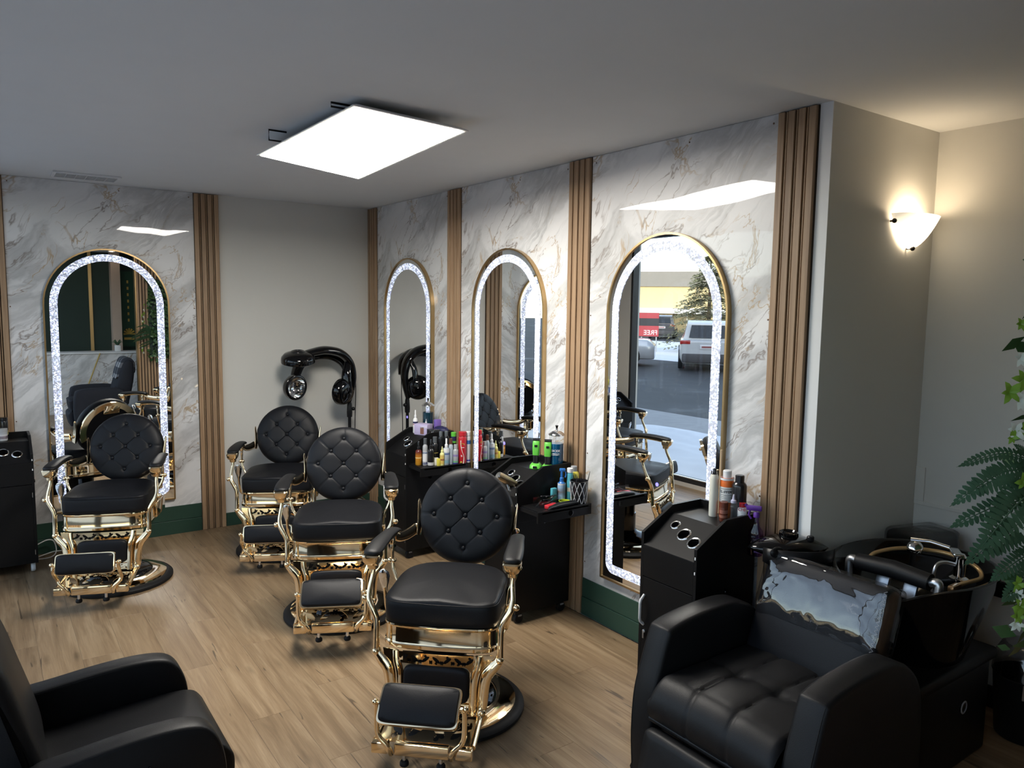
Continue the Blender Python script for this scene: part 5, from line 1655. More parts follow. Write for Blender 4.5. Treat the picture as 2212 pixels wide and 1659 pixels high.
def backwash():
    t = thing('backwash_unit', 'glossy black shampoo bowl on a black pedestal behind the shampoo chair', 'basin', (0.20, -4.77, 0))
    def ring(sx, sy, z, dip=0.0, cx=0.0):
        out = []
        for k in range(56):
            a = 2 * PI * k / 56
            c_, s_ = math.cos(a), math.sin(a)
            dz = dip * math.exp(-((a - PI) / 0.55) ** 2)
            out.append((cx + sx * math.copysign(abs(c_) ** 0.9, c_), sy * math.copysign(abs(s_) ** 0.9, s_), z - dz))
        return out
    rg = [ring(0.20, 0.19, 0.43), ring(0.225, 0.205, 0.50, 0, 0.01), ring(0.27, 0.235, 0.60, 0.0, 0.01), ring(0.315, 0.27, 0.72, 0.05), ring(0.338, 0.288, 0.785, 0.085), ring(0.343, 0.292, 0.797, 0.09), ring(0.335, 0.285, 0.802, 0.09), ring(0.320, 0.270, 0.795, 0.085), ring(0.300, 0.255, 0.74, 0.055), ring(0.26, 0.225, 0.66, 0.02), ring(0.17, 0.15, 0.60), ring(0.03, 0.03, 0.59)]
    MB().loft(rg).build('bowl', 'black_gloss', t, True, 60)
    MB().rbox((-0.02, -0.0, 0.42), (0.66, 0.44, 0.05), 0.02, 3).build('pedestal_top', 'black_board', t)
    bd = MB().rbox((-0.02, 0.0, 0.20), (0.62, 0.40, 0.40), 0.02, 3).build('pedestal', 'black_board', t)
    MB().lathe([(0.026, 0), (0.027, 0.004), (0.021, 0.006), (0.020, 0.0)], 24, (0.06, -0.20, 0.25), Matrix.Rotation(R(90), 3, 'X')).build('dial', 'grey_plastic', bd)
    MB().lathe([(0.026, 0), (0.027, 0.004)], 20, (0.06, -0.199, 0.25), Matrix.Rotation(R(90), 3, 'X')).build('dial_face', 'black_gloss', bd)
    # neck roll with grey arms
    MB().tube([(-0.165, 0.145, 0.792), (-0.160, 0.0, 0.800), (-0.165, -0.145, 0.792)], [0.033, 0.036, 0.033], 20).build('neck_roll', 'leather_matte', t)
    for s in (-1, 1):
        MB().tube(spl([(-0.165, s * 0.145, 0.792), (-0.165, s * 0.170, 0.795), (-0.170, s * 0.178, 0.775), (-0.18, s * 0.165, 0.70), (-0.19, s * 0.12, 0.66)], 5), [0.018, 0.019, 0.016, 0.014, 0.02], 12).build('roll_arm', 'steel_dull', t)
        MB().rbox((-0.13, s * 0.055, 0.725), (0.02, 0.055, 0.075), 0.008, 2, Matrix.Rotation(R(20), 3, 'Y')).build('bracket', 'steel_dull', t)
    # taps, hose and hand shower
    mat('hose_gold', (0.62, 0.40, 0.18), 0.35, 0.6)
    MB().tube(spl([(-0.09, 0.14, 0.785), (-0.02, 0.15, 0.80), (0.10, 0.10, 0.812), (0.18, 0.0, 0.812), (0.20, -0.08, 0.805), (0.21, -0.15, 0.78), (0.17, -0.185, 0.755), (0.09, -0.165, 0.745), (0.02, -0.155, 0.742)], 6), 0.0085, 10).build('hose', 'hose_gold', t)
    MB().rbox((0.0, -0.160, 0.742), (0.07, 0.026, 0.026), 0.008).build('hose_union', mat('brass', (0.62, 0.40, 0.22), 0.3, 1.0), t)
    f_ = MB().lathe([(0.034, 0.745), (0.036, 0.752), (0.030, 0.756), (0.022, 0.76), (0.021, 0.83), (0.023, 0.838), (0.015, 0.85)], 24, (0.105, -0.130, 0)).build('tap', 'chrome', t)
    MB().rbox((0.085, -0.120, 0.858), (0.09, 0.035, 0.012), 0.005, 2, Matrix.Rotation(R(35), 3, 'Z')).build('tap_lever', 'chrome', f_)
    MB().tube(spl([(0.105, -0.130, 0.80), (0.06, -0.10, 0.815), (0.02, -0.085, 0.812), (0.0, -0.08, 0.78), (0.0, -0.08, 0.70)], 5), 0.007, 10).build('spout', 'steel_dull', t)
    hs = MB().tube([(0.075, 0.045, 0.72), (0.06, 0.035, 0.80), (0.055, 0.03, 0.825)], [0.010, 0.011, 0.014], 12).build('hand_shower', 'chrome', t)
    MB().lathe([(0.012, -0.012), (0.028, -0.008), (0.031, 0.004), (0.030, 0.016), (0.022, 0.026), (0.008, 0.03)], 24, (0.045, 0.022, 0.842), Matrix.Rotation(R(-60), 3, 'Y') @ Matrix.Rotation(R(30), 3, 'X')).build('shower_head', 'chrome', hs)
    MB().tube([(0.17, 0.10, 0.835), (0.20, 0.03, 0.84), (0.215, -0.04, 0.83)], [0.014, 0.010, 0.010], 10).build('overhead_rail', 'chrome', t)
backwash()

# glossy hood of a hair steamer beside the wall end
def steamer():
    t = thing('hair_steamer', 'glossy black hair steamer head beside the purple trigger bottle', 'steamer', (-0.115, -4.40, 0.015), R(-35))
    rg = []
    for k in range(15):
        u = k / 14
        a = PI * u
        r_ = max(0.006, 0.105 * math.sin(a) ** 0.75)
        x = -0.17 + 0.34 * u
        ring = []
        for j in range(28):
            b_ = 2 * PI * j / 28
            z = math.sin(b_)
            ring.append((x, r_ * math.cos(b_) * 0.95, 0.80 + (r_ * 0.52 * z if z > 0 else r_ * 0.42 * z)))
        rg.append(ring)
    MB().loft(rg).build('hood', 'black_gloss', t, True, 60)
    MB().lathe([(0.036, 0.830), (0.040, 0.850), (0.040, 0.866), (0.034, 0.870), (0.028, 0.862)], 28, (0.0, 0.0, 0)).build('filler_cap', 'black_gloss', t)
    MB().lathe([(0.014, 0.820), (0.015, 0.852), (0.012, 0.856)], 18, (0.085, -0.02, 0)).build('knob', 'black_plastic', t)
    MB().ball((-0.085, -0.105, 0.812), 0.030, 8, (1.2, 0.45, 0.8), Matrix.Rotation(R(25), 3, 'Z')).build('vent_slot', 'black_plastic', t)
    rg = []
    for k in range(13):
        a = R(-65) + R(130) * k / 12
        rg.append([(0.02 + 0.165 * math.sin(a), -0.165 * math.cos(a) * 0.95, 0.80 + dz - 0.0 * k) for dz in (-0.045 * math.cos(a) ** 0.5 - 0.01, 0.030 * math.cos(a) ** 0.5)])
    o = MB().loft(rg, False, False, closed=False).build('visor', 'black_plastic', t)
    q = o.modifiers.new('thick', 'SOLIDIFY'); q.thickness = 0.004
    MB().tube([(0.0, 0.06, 0.06), (0.0, 0.06, 0.76)], 0.014, 12).build('pole', 'black_plastic', t)
    for k in range(5):
        a = 2 * PI * k / 5 + 0.3
        lg = MB().tube([(0, 0.06, 0.08), (0.10 * math.cos(a), 0.06 + 0.10 * math.sin(a), 0.055)], [0.018, 0.012], 8).build('leg', 'black_plastic', t)
        MB().ball((0.10 * math.cos(a), 0.06 + 0.10 * math.sin(a), 0.024), 0.024, 8).build('wheel', 'rubber', lg)
steamer()

# plastic-wrapped black cushion box in the niche corner
t = thing('wrapped_carton', 'black box wrapped in crumpled clear plastic in the niche corner', 'box', (0.69, -4.565, 0), R(-16))
MB().rbox((0, 0, 0.41), (0.28, 0.18, 0.78), 0.03, 3).build('body', 'black_board', t)
MB().rbox((0, 0, 0.415), (0.295, 0.195, 0.795), 0.035, 3).build('wrap', 'haze_film', t)
# bin with a clear liner
t = thing('waste_bin', 'dark bin with clear liner standing by the niche wall', 'bin', (0.73, -5.02, 0))
MB().lathe([(0.10, 0.0), (0.105, 0.006), (0.125, 0.27), (0.128, 0.275), (0.122, 0.275), (0.10, 0.01)], 32).build('body', 'black_plastic', t)
MB().box((-0.105, -0.05, 0.24), (0.01, 0.05, 0.07), Matrix.Rotation(R(30), 3, 'Z')).build('badge', 'steel_dull', t, False)
MB().lathe([(0.124, 0.27), (0.131, 0.28), (0.12, 0.36), (0.10, 0.40), (0.085, 0.41)], 28, cap=False).build('liner', 'haze_film', t)
# dark skirting and the low pipe on the niche wall
struct(MB().bx(0.850, 0.876, -5.6, -4.60, 0.53, 0.60).build('trim_2', 'black_board', None, False, bevel=0.004))
struct(MB().bx(0.862, 0.876, -8.4, -4.429, 0.0, 0.10).build('baseboard_niche', 'black_board', None, False))
struct(MB().bx(0.868, 0.876, -5.6, -4.429, 0.872, 0.892).bx(0.868, 0.876, -4.475, -4.429, 0.89, 1.06).build('trim_3', 'wall_paint', None, False, bevel=0.003))

# ------------------------------------------------------------------ low black armchair by the storefront (front is local -Y, faces the room)
def lounge_chair():
    t = thing('lounge_chair', 'black leather armchair by the storefront with rounded arms and pink-handled brush', 'chair', (-2.60, -3.785, 0), PI / 2)
    prof = [(p.x, p.y) for p in spl([(-0.215, 0.04, 0), (-0.255, 0.25, 0), (-0.268, 0.42, 0), (-0.258, 0.52, 0), (-0.225, 0.585, 0), (-0.165, 0.612, 0), (-0.05, 0.618, 0), (0.12, 0.606, 0), (0.28, 0.585, 0), (0.36, 0.50, 0), (0.36, 0.2, 0), (0.34, 0.04, 0)], 5)]
    for s in (-1, 1):
        ar = soft_prism(MB(), prof, s * 0.205, s * 0.285, 0.012).build('armrest', 'leather_matte', t, True, 55)
        MB().tube([(s * 0.209, p[0] * 0.985, p[1] * 0.99) for p in prof], 0.0018, 5).tube([(s * 0.281, p[0] * 0.985, p[1] * 0.99) for p in prof], 0.0018, 5).build('piping', 'leather_matte', ar)
    seat = [(p.x, p.y) for p in spl([(-0.25, 0.10, 0), (-0.295, 0.28, 0), (-0.312, 0.40, 0), (-0.300, 0.455, 0), (-0.25, 0.490, 0), (-0.10, 0.492, 0), (0.12, 0.478, 0), (0.25, 0.47, 0), (0.26, 0.3, 0), (0.25, 0.10, 0)], 5)]
    soft_prism(MB(), seat, -0.203, 0.203, 0.012).build('seat_cushion', 'leather_matte', t, True, 55)
    back = [(p.x, p.y) for p in spl([(0.16, 0.44, 0), (0.17, 0.55, 0), (0.215, 0.72, 0), (0.265, 0.88, 0), (0.315, 0.905, 0), (0.36, 0.87, 0), (0.37, 0.7, 0), (0.36, 0.45, 0)], 6)]
    soft_prism(MB(), back, -0.225, 0.225, 0.03).build('backrest', 'leather_matte', t, True, 55)
    MB().bx(-0.20, 0.20, -0.20, 0.33, 0.03, 0.25).build('base', 'black_plastic', t, False, bevel=0.01)
    for sx in (-0.2, 0.2):
        for sy in (-0.17, 0.30):
            MB().lathe([(0.02, 0), (0.022, 0.045)], 12, (sx, sy, 0)).build('foot', 'rubber', t)
lounge_chair()
t = thing('hair_brush', 'pink-handled brush hanging on the side of the storefront armchair', 'brush', (-2.545, -4.082, 0.40), 0)
rg = []
MB().tube(spl([(0.0, 0, 0.02), (0.002, 0, 0.08), (0.004, 0, 0.12), (0.004, 0, 0.135)], 5), [0.004, 0.006, 0.0075, 0.008, 0.003], 12, sx=0.6).build('handle', mat('pl_pink', (0.62, 0.30, 0.40), 0.35), t)
MB().tube(spl([(0.0, -0.004, 0.06), (-0.018, -0.006, 0.06), (-0.024, -0.006, 0.04), (-0.018, -0.006, 0.02), (0.0, -0.004, 0.03)], 4), 0.003, 6).build('loop', 'pl_black', t)
MB().rbox((0.0, 0, -0.02), (0.035, 0.012, 0.09), 0.006).build('head', 'pl_black', t)
MB().tube([(0.004, 0.0, 0.132), (0.004, 0.012, 0.132)], 0.003, 6).build('hook', 'pl_black', t)

# ------------------------------------------------------------------ hood dryer on a wheeled stand
def hood_dryer():
    t = thing('hood_dryer', 'glossy black salon hood dryer with round lamp pods on a chrome-footed stand', 'hair dryer', (-0.305, -0.235, 0))
    P = lambda x, y, z: V(x + 0.38, y + 0.44, z)
    MB().tube([(0, 0, 0.12), (0, 0, 0.92)], 0.014, 14).build('pole', 'black_plastic', t)
    MB().tube([(0, 0, 0.86), (0, 0, 0.90), (0, 0, 0.97), (0, 0, 1.0)], [0.022, 0.024, 0.02, 0.013], 16).ball((0.03, -0.01, 0.93), 0.016, 8).build('collar', 'black_plastic', t)
    MB().tube([(0, 0, 0.98), (0, 0, 1.02)], 0.012, 12).build('sleeve', 'chrome', t)
    for k in range(5):
        a = 2 * PI * k / 5 + 0.5
        lg = MB().tube(spl([(0, 0, 0.14), (0.12 * math.cos(a), 0.12 * math.sin(a), 0.125), (0.205 * math.cos(a), 0.205 * math.sin(a), 0.085)], 4), [0.024, 0.018, 0.012], 10, sx=0.7).build('leg', 'chrome', t)
        MB().lathe([(0.012, -0.012), (0.028, -0.010), (0.03, 0.0), (0.028, 0.010), (0.012, 0.012)], 18, (0.205 * math.cos(a), 0.205 * math.sin(a), 0.030), Matrix.Rotation(a, 3, 'Z') @ Matrix.Rotation(R(90), 3, 'X')).tube([(0.205 * math.cos(a), 0.205 * math.sin(a), 0.03), (0.205 * math.cos(a), 0.205 * math.sin(a), 0.09)], 0.008, 8).build('caster', 'rubber', lg)
    def arm(pts, r, nm='arm'):
        return MB().tube(spl([P(*p) for p in pts], 8), r, 18, sx=0.55, sy=1.0, up=(0, 0, 1)).build(nm, 'black_gloss', t, True, 60)
    arm([(-0.385, -0.44, 0.99), (-0.362, -0.44, 1.10), (-0.352, -0.44, 1.22), (-0.385, -0.445, 1.335), (-0.47, -0.455, 1.412), (-0.60, -0.47, 1.440), (-0.72, -0.485, 1.425), (-0.80, -0.495, 1.405)], [0.03, 0.045, 0.055, 0.062, 0.066, 0.062, 0.055, 0.05])
    arm([(-0.36, -0.40, 1.20), (-0.40, -0.36, 1.32), (-0.50, -0.32, 1.385), (-0.64, -0.30, 1.385), (-0.77, -0.34, 1.32), (-0.84, -0.41, 1.22)], [0.045, 0.058, 0.06, 0.058, 0.05, 0.04])
    arm([(-0.40, -0.46, 1.34), (-0.425, -0.49, 1.25), (-0.43, -0.50, 1.17), (-0.42, -0.50, 1.10)], [0.03, 0.04, 0.045, 0.035])
    def pod(c, nrm, r, lamp):
        """round shell opening along nrm with a chrome reflector, or shown from its vented back"""
        n_ = Vector(nrm).normalized()
        q = n_.to_track_quat('Z', 'Y').to_matrix()
        p = MB().lathe([(0.012, -0.050), (r * 0.45, -0.047), (r * 0.80, -0.032), (r * 0.97, -0.008), (r, 0.014), (r, 0.034), (r * 0.93, 0.040), (r * 0.80, 0.040), (r * 0.78, 0.03)], 36, P(*c), q, cap=False).build('pod', 'black_gloss', t, True, 50)
        MB().lathe([(r * 0.80, 0.038), (r * 0.70, 0.012), (r * 0.45, -0.012), (r * 0.15, -0.022), (0.004, -0.023)], 32, P(*c), q, cap=False).build('reflector', 'chrome', p)
        for i in range(4):
            MB().lathe([(r * (0.12 + 0.12 * i), 0.030), (r * (0.12 + 0.12 * i) + 0.002, 0.032), (r * (0.12 + 0.12 * i) + 0.004, 0.030)], 24, P(*c), q, cap=False).build('guard_ring', 'black_plastic', p)
        for i in range(3):
            a = 2 * PI * i / 3
            MB().tube([P(*c) + q @ V(0, 0, 0.032), P(*c) + q @ V(r * 0.9 * math.cos(a), r * 0.9 * math.sin(a), 0.036)], 0.0015, 5).build('guard_wire', 'chrome', p)
        for i in range(5):
            rr = r * (0.10 + 0.07 * i)
            MB().lathe([(rr, -0.052), (rr + 0.0015, -0.0545), (rr + 0.003, -0.052)], 24, P(*c), q, cap=False).build('vent_ring', 'black_plastic', p)
    pod((-0.845, -0.50, 1.385), (0.10, 0.22, -1), 0.135, True)
    pod((-0.862, -0.44, 1.142), (0.30, -0.94, -0.06), 0.105, True)
    pod((-0.455, -0.50, 1.085), (-0.45, 0.89, 0.05), 0.112, False)
    MB().tube(spl([(0.03, 0.0, 1.25), (0.055, 0.0, 1.18), (0.058, 0.0, 1.05), (0.05, 0.0, 0.85), (0.045, 0.0, 0.5), (0.04, 0.01, 0.15), (0.10, 0.1, 0.02)], 6), 0.004, 6).build('power_cord', 'rubber', t)
hood_dryer()
# white charging cable on the floor behind the lone chair
o = tag(MB().tube(spl([(-2.60, -0.10, 0.10), (-2.54, -0.09, 0.12), (-2.50, -0.08, 0.10), (-2.49, -0.10, 0.03), (-2.53, -0.14, 0.005), (-2.62, -0.12, 0.005), (-2.50, -0.06, 0.02), (-2.40, -0.05, 0.005)], 6), 0.004, 8).build('power_cable', 'white_plastic', None), 'white cable looped on the floor by the station on casters', 'cable')
# ------------------------------------------------------------------ greenery on the slatted partition at the edge of the view
def slat_partition():
    wp = struct(MB().bx(-1.02, 0.876, -5.74, -5.66, 0, H).build('wall_partition', 'groove', None, False))
    me = MB().rbox((0, 0.010, H / 2), (0.026, 0.020, H - 0.004), 0.002, 1).mesh('slat', 'slat_wood', smooth=False)
    k = 0
    x = -1.005
    while x < 0.86:
        o = bpy.data.objects.new('slat', me)
        COL.objects.link(o)
        o.parent = wp
        o.location = (x, -5.66, 0)
        x += 0.040
    MB().bx(-1.035, -1.02, -5.745, -5.63, 0, H).build('edge_strip', 'gold_frame', wp, False)
slat_partition()
mat('fern_green', (0.045, 0.105, 0.055), 0.55, vary=0.35, vscale=20)
mat('leaf_bright', (0.16, 0.30, 0.03), 0.5, vary=0.3, vscale=30)
mat('leaf_white', (0.62, 0.68, 0.60), 0.5, vary=0.1)
mat('stem_green', (0.05, 0.10, 0.03), 0.6)
def frond(parent, base, tip, droop, width, nn=22, curl=0.0):
    base, tip = Vector(base), Vector(tip)
    mid = (base + tip) / 2 + V(0, 0, droop)
    path = spl([base, mid, tip], 14)
    n = len(path)
    mb = MB()
    mb.tube(path, [0.0022, 0.0016, 0.0007], 5)
    up = V(-0.62, -0.72, 0.55).normalized()       # leaf faces lean to the room
    for i in range(2, nn + 1):
        u = i / nn
        k = u * (n - 1)
        a = int(min(k, n - 2))
        p = path[a].lerp(path[a + 1], k - a)
        t = (path[min(a + 2, n - 1)] - path[max(a - 1, 0)]).normalized()
        s_ = t.cross(up).normalized()
        w_ = width * (math.sin(PI * min(1, 0.12 + 0.88 * u)) ** 0.7 * 0.9 + 0.1) * (1.0 if u < 0.8 else (1.05 - u) / 0.25 + 0.05)
        lw = (tip - base).length / nn * 0.60
        for sg in (-1, 1):
            d = (s_ * sg + t * 0.32).normalized()
            q = [p, p + d * w_ * 0.3 + t * lw, p + d * w_ * 0.8 + t * lw * 0.7, p + d * w_ + up * curl * w_, p + d * w_ * 0.8 - t * lw * 0.6, p + d * w_ * 0.3 - t * lw]
            q = [v + up * (0.10 * w_ * math.sin(PI * min(1, (v - p).length / max(w_, 1e-4)))) for v in q]
            mb.add(q, [(0, 1, 5), (1, 2, 4, 5), (2, 3, 4)])
    return mb.build('frond', 'fern_green', parent, True, 60)
def sprig(parent, c, m, n=6, r=0.022, seed=0):
    rnd = random.Random(seed)
    mb = MB()
    c = Vector(c)
    for k in range(n):
        a = 2 * PI * k / n + rnd.uniform(-0.3, 0.3)
        d = V(-0.3 * math.cos(a) - 0.6 * abs(math.sin(a)) * 0.2, 0.5 * math.cos(a) * 0.5 - 0.1, math.sin(a)).normalized()
        d = (V(0.66, -0.46, 0) * math.cos(a) + V(0, 0, 1) * math.sin(a) + V(-0.45, -0.5, 0) * rnd.uniform(0.1, 0.6)).normalized()
        s_ = d.cross(V(-0.6, -0.75, 0.2)).normalized()
        L = r * rnd.uniform(0.75, 1.15)
        f = V(-0.6, -0.75, 0.2) * L * 0.15
        mb.add([c, c + d * L * 0.35 + s_ * L * 0.26 + f, c + d * L * 0.7 + s_ * L * 0.18 + f, c + d * L, c + d * L * 0.7 - s_ * L * 0.18 + f, c + d * L * 0.35 - s_ * L * 0.26 + f], [(0, 1, 5), (1, 2, 4, 5), (2, 3, 4)])
    return mb.build('leaf_cluster', m, parent, True, 70)
t = thing('artificial_fern', 'green artificial fern with long fronds on the slatted partition edge', 'plant', (-0.84, -5.60, 1.38))
o0 = V(-0.84, -5.60, 1.38)
FR = [((-0.855, -5.555, 1.458), (-1.07, -5.459, 1.464), 0.03, 0.018), ((-0.847, -5.56, 1.448), (-1.066, -5.449, 1.371), 0.035, 0.030), ((-0.845, -5.56, 1.382), (-1.092, -5.461, 1.326), 0.018, 0.026), ((-0.843, -5.56, 1.426), (-1.124, -5.539, 1.304), 0.018, 0.048),
      ((-0.839, -5.57, 1.338), (-1.11, -5.506, 1.258), 0.02, 0.036), ((-0.842, -5.575, 1.273), (-1.023, -5.525, 1.207), 0.01, 0.026), ((-0.847, -5.56, 1.448), (-0.965, -5.527, 1.516), 0.0, 0.016), ((-0.847, -5.57, 1.262), (-1.025, -5.552, 1.168), -0.01, 0.026),
      ((-0.845, -5.56, 1.42), (-1.04, -5.47, 1.40), 0.03, 0.036), ((-0.845, -5.565, 1.36), (-1.06, -5.52, 1.275), 0.0, 0.036), ((-0.82, -5.57, 1.42), (-0.75, -5.40, 1.25), 0.06, 0.035), ((-0.80, -5.57, 1.40), (-0.62, -5.44, 1.22), 0.06, 0.035), ((-0.82, -5.57, 1.42), (-0.70, -5.42, 1.48), 0.05, 0.03)]
for b_, e_, dr, wd in FR:
    frond(t, Vector(b_) - o0, Vector(e_) - o0, dr, wd)
MB().ball((0.03, 0.0, 0.0), 0.045, 8, (1, 0.9, 1.4)).build('core', 'stem_green', t)
t = thing('flower_garland', 'trailing garland of white and lime leaves hanging over the fern', 'plant', (-0.88, -5.60, 1.45))
o0 = V(-0.88, -5.60, 1.45)
SP = [((-0.939, -5.512, 1.788), 'leaf_bright', 0.018), ((-0.945, -5.518, 1.709), 'leaf_white', 0.022), ((-0.968, -5.511, 1.633), 'leaf_bright', 0.030), ((-0.949, -5.526, 1.615), 'leaf_white', 0.024), ((-0.962, -5.526, 1.547), 'leaf_white', 0.026), ((-0.969, -5.523, 1.531), 'leaf_bright', 0.018),
      ((-0.964, -5.548, 1.359), 'leaf_white', 0.028), ((-0.977, -5.561, 1.176), 'leaf_white', 0.022), ((-0.975, -5.568, 1.129), 'leaf_bright', 0.024), ((-0.97, -5.57, 1.15), 'leaf_bright', 0.026), ((-0.941, -5.526, 1.662), 'leaf_bright', 0.028), ((-0.945, -5.538, 1.547), 'leaf_bright', 0.022), ((-0.952, -5.547, 1.432), 'leaf_bright', 0.026), ((-0.970, -5.56, 1.20), 'leaf_bright', 0.022), ((-0.960, -5.56, 1.105), 'leaf_white', 0.02), ((-0.955, -5.55, 1.33), 'leaf_white', 0.022)]
for k, (p, m, r_) in enumerate(SP):
    sprig(t, Vector(p) - o0, m, 6, r_, k)
MB().tube([Vector(p) - o0 + V(0.06, -0.02, 0) for p, _, _ in sorted(SP, key=lambda q: -q[0][2])], 0.002, 5).build('stem', 'stem_green', t)
def hedge():
    t = thing('plant_panel', 'dense dark artificial foliage panel on the slatted partition, seen in the mirror', 'plant', (-0.37, -5.62, 1.55))
    mb = MB()
    rnd = random.Random(11)
    for k in range(2600):
        c = V(rnd.uniform(-0.52, 0.95), rnd.uniform(0.01, 0.12), rnd.uniform(-0.55, 0.62))
        d = V(rnd.uniform(-1, 1), rnd.uniform(0, 1), rnd.uniform(-1, 0.6)).normalized()
        s_ = d.cross(V(0, 1, 0.2)).normalized()
        L = rnd.uniform(0.03, 0.07)
        mb.add([c, c + d * L * 0.5 + s_ * L * 0.3, c + d * L, c + d * L * 0.5 - s_ * L * 0.3], [(0, 1, 2, 3)])
    o = mb.build('foliage', mat('hedge_green', (0.035, 0.085, 0.025), 0.5, vary=0.5, vscale=14), t, False)
    o['kind'] = 'stuff'
    MB().bx(-0.5, 0.92, -0.016, -0.002, -0.5, 0.6).build('backing', 'dark_green', t, False)
hedge()

# ------------------------------------------------------------------ the other end of the room, seen only in the mirrors
for k, x in enumerate((-2.35, -1.32, -0.2)):
    struct(MB().bx(x, x + 0.05, -8.4, -8.375, 0, H).build('trim_%d' % (k + 4), mat('gold_strip', (0.52, 0.36, 0.16), 0.35, 0.8), None, False))
struct(MB().bx(-1.0, -0.86, -8.4, -8.2, 0, H).build('column_1', mat('beige_paint', (0.50, 0.38, 0.30), 0.7), None, False))
t = thing('reception_counter', 'marble-faced low reception counter in front of the dark green wall', 'counter', (-1.6, -7.80, 0))
MB().bx(-1.3, 1.1, -0.12, 0.0, 0, 0.97).build('front', 'marble', t, False)
MB().bx(-1.32, 1.12, -0.35, 0.03, 0.97, 1.0).build('top', 'trim_white', t, False, bevel=0.004)
o = tag(MB().tube([(-0.0, 0, 0), (0.36, 0.0, 0.98)], 0.011, 8).build('wooden_pole', mat('yellow_wood', (0.48, 0.34, 0.10), 0.5), None), 'yellow wooden pole leaning on the marble counter', 'pole')
o.location = (-1.62, -7.75, 0.0)
t = thing('potted_plant', 'small succulent in a white pot on the marble counter', 'plant', (-0.98, -7.90, 1.0))
MB().rbox((0, 0, 0.05), (0.085, 0.085, 0.10), 0.006).build('pot', 'white_plastic', t)
mb = MB()
for k in range(12):
    a = 2 * PI * k / 12
    mb.tube([(0, 0, 0.09), (0.05 * math.cos(a), 0.05 * math.sin(a), 0.15 + 0.02 * (k % 3)), (0.09 * math.cos(a), 0.09 * math.sin(a), 0.15)], [0.006, 0.006, 0.001], 5)
mb.build('leaf', 'fern_green', t)
t = thing('banner_stand', 'dark green hanging banner with gold motif on the end wall', 'banner', (-0.73, -8.36, 0.95), R(0))
MB().box((0, 0, 0.75), (0.22, 0.012, 1.3)).build('cloth', mat('banner_green', (0.012, 0.055, 0.032), 0.6), t, False)
for k in range(7):
    MB().rbox((0.0, 0.010, 1.22 - k * 0.11), (0.028, 0.006, 0.05), 0.008).build('gold_mark', mat('gold_print', (0.50, 0.33, 0.07), 0.4), t)
mb = MB()
for k in range(7):
    a = PI * k / 6
    mb.tube([(0, 0.010, 0.32), (0.09 * math.cos(a), 0.010, 0.32 + 0.10 * math.sin(a))], [0.006, 0.016], 6)
mb.build('gold_emblem', 'gold_print', t)
MB().box((0, 0.010, 0.24), (0.16, 0.006, 0.04)).build('gold_line', 'gold_print', t, False)
o = tag(MB().tube([(0, 0, 0), (0.03, -0.10, 1.45)], [0.012, 0.01], 8).build('mop_handle', mat('pl_crimson', (0.35, 0.02, 0.05), 0.4), None), 'dark red mop handle leaning in the corner by the beige column', 'pole')
o.location = (-0.40, -8.20, 0)
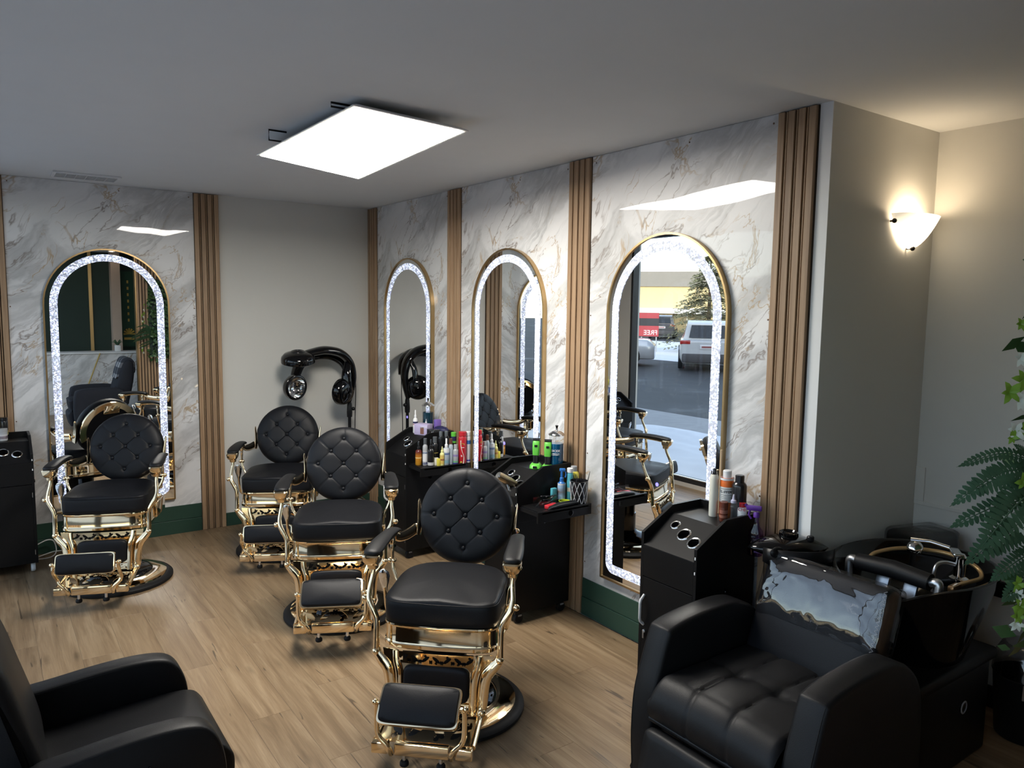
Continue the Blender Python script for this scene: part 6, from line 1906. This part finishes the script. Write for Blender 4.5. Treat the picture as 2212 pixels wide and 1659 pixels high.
def recliner():
    t = thing('recliner', 'navy recliner armchair with a plaid throw over its back', 'chair', (-1.43, -6.22, 0), -PI / 2)
    t.scale = (0.92, 0.92, 0.93)
    arm = [(p.x, p.y) for p in spl([(-0.42, 0.05, 0), (-0.44, 0.35, 0), (-0.42, 0.55, 0), (-0.36, 0.62, 0), (-0.1, 0.64, 0), (0.2, 0.62, 0), (0.3, 0.5, 0), (0.3, 0.05, 0)], 4)]
    for s in (-1, 1):
        soft_prism(MB(), arm, s * 0.27, s * 0.43, 0.03).build('armrest', 'fabric_navy', t, True, 55)
    soft_prism(MB(), [(p.x, p.y) for p in spl([(-0.46, 0.28, 0), (-0.48, 0.40, 0), (-0.42, 0.47, 0), (0.1, 0.46, 0), (0.2, 0.45, 0), (0.2, 0.25, 0), (-0.3, 0.25, 0)], 4)], -0.265, 0.265, 0.03).build('seat_cushion', 'fabric_navy', t, True, 55)
    soft_prism(MB(), [(p.x, p.y) for p in spl([(0.10, 0.42, 0), (0.16, 0.65, 0), (0.24, 0.92, 0), (0.30, 1.04, 0), (0.38, 1.06, 0), (0.44, 0.98, 0), (0.42, 0.7, 0), (0.34, 0.35, 0)], 5)], -0.27, 0.27, 0.05).build('backrest', 'fabric_navy', t, True, 55)
    soft_prism(MB(), [(p.x, p.y) for p in spl([(-0.47, 0.06, 0), (-0.50, 0.2, 0), (-0.48, 0.27, 0), (-0.40, 0.27, 0), (-0.38, 0.06, 0)], 4)], -0.26, 0.26, 0.02).build('leg_rest', 'fabric_navy', t, True, 55)
    MB().bx(-0.25, 0.25, -0.38, 0.3, 0.0, 0.25).build('base', 'black_plastic', t, False)
    m, n, b = base_mat('plaid')
    mp = vmap(n, (1, 1, 1))
    sp = n.nodes.new('ShaderNodeSeparateXYZ')
    n.links.new(mp.outputs[0], sp.inputs[0])
    def stripes(sock, f):
        return math_node(n, 'GREATER_THAN', math_node(n, 'SINE', math_node(n, 'MULTIPLY', sock, f)), 0.25)
    a = math_node(n, 'ADD', stripes(sp.outputs['X'], 34), stripes(sp.outputs['Z'], 34))
    rp = ramp(n, [(0.0, (0.02, 0.024, 0.035)), (0.5, (0.10, 0.105, 0.12)), (1.0, (0.42, 0.42, 0.42))])
    n.links.new(math_node(n, 'MULTIPLY', a, 0.5), rp.inputs['Fac'])
    n.links.new(rp.outputs['Color'], b.inputs['Base Color'])
    b.inputs['Roughness'].default_value = 0.9
    MATS['plaid'] = m
    soft_prism(MB(), [(p.x, p.y) for p in spl([(0.175, 0.76, 0), (0.21, 0.90, 0), (0.27, 1.05, 0), (0.33, 1.085, 0), (0.40, 1.075, 0), (0.455, 0.99, 0), (0.45, 0.85, 0), (0.40, 0.85, 0), (0.30, 0.8, 0)], 4)], -0.24, 0.24, 0.02).build('plaid_throw', 'plaid', t, True, 55)
recliner()
# recessed downlights over the far end
for x, y in ((-1.6, -7.3), (-1.0, -7.3), (-1.6, -8.0), (-1.0, -8.0)):
    t = thing('recessed_downlight', 'small round recessed downlight over the reception counter', 'light', (x, y, H), 0, 'downlights over the reception end')
    MB().lathe([(0.055, -0.001), (0.060, -0.006), (0.050, -0.008), (0.046, -0.002)], 24, cap=False).build('trim_ring', 'trim_white', t)
    MB().lathe([(0.047, -0.003), (0.047, -0.001)], 24).build('lens', mat('downlight_lens', (1, 1, 1), 0.5, emit=9.0, ecol=(1.0, 0.88, 0.72)), t)
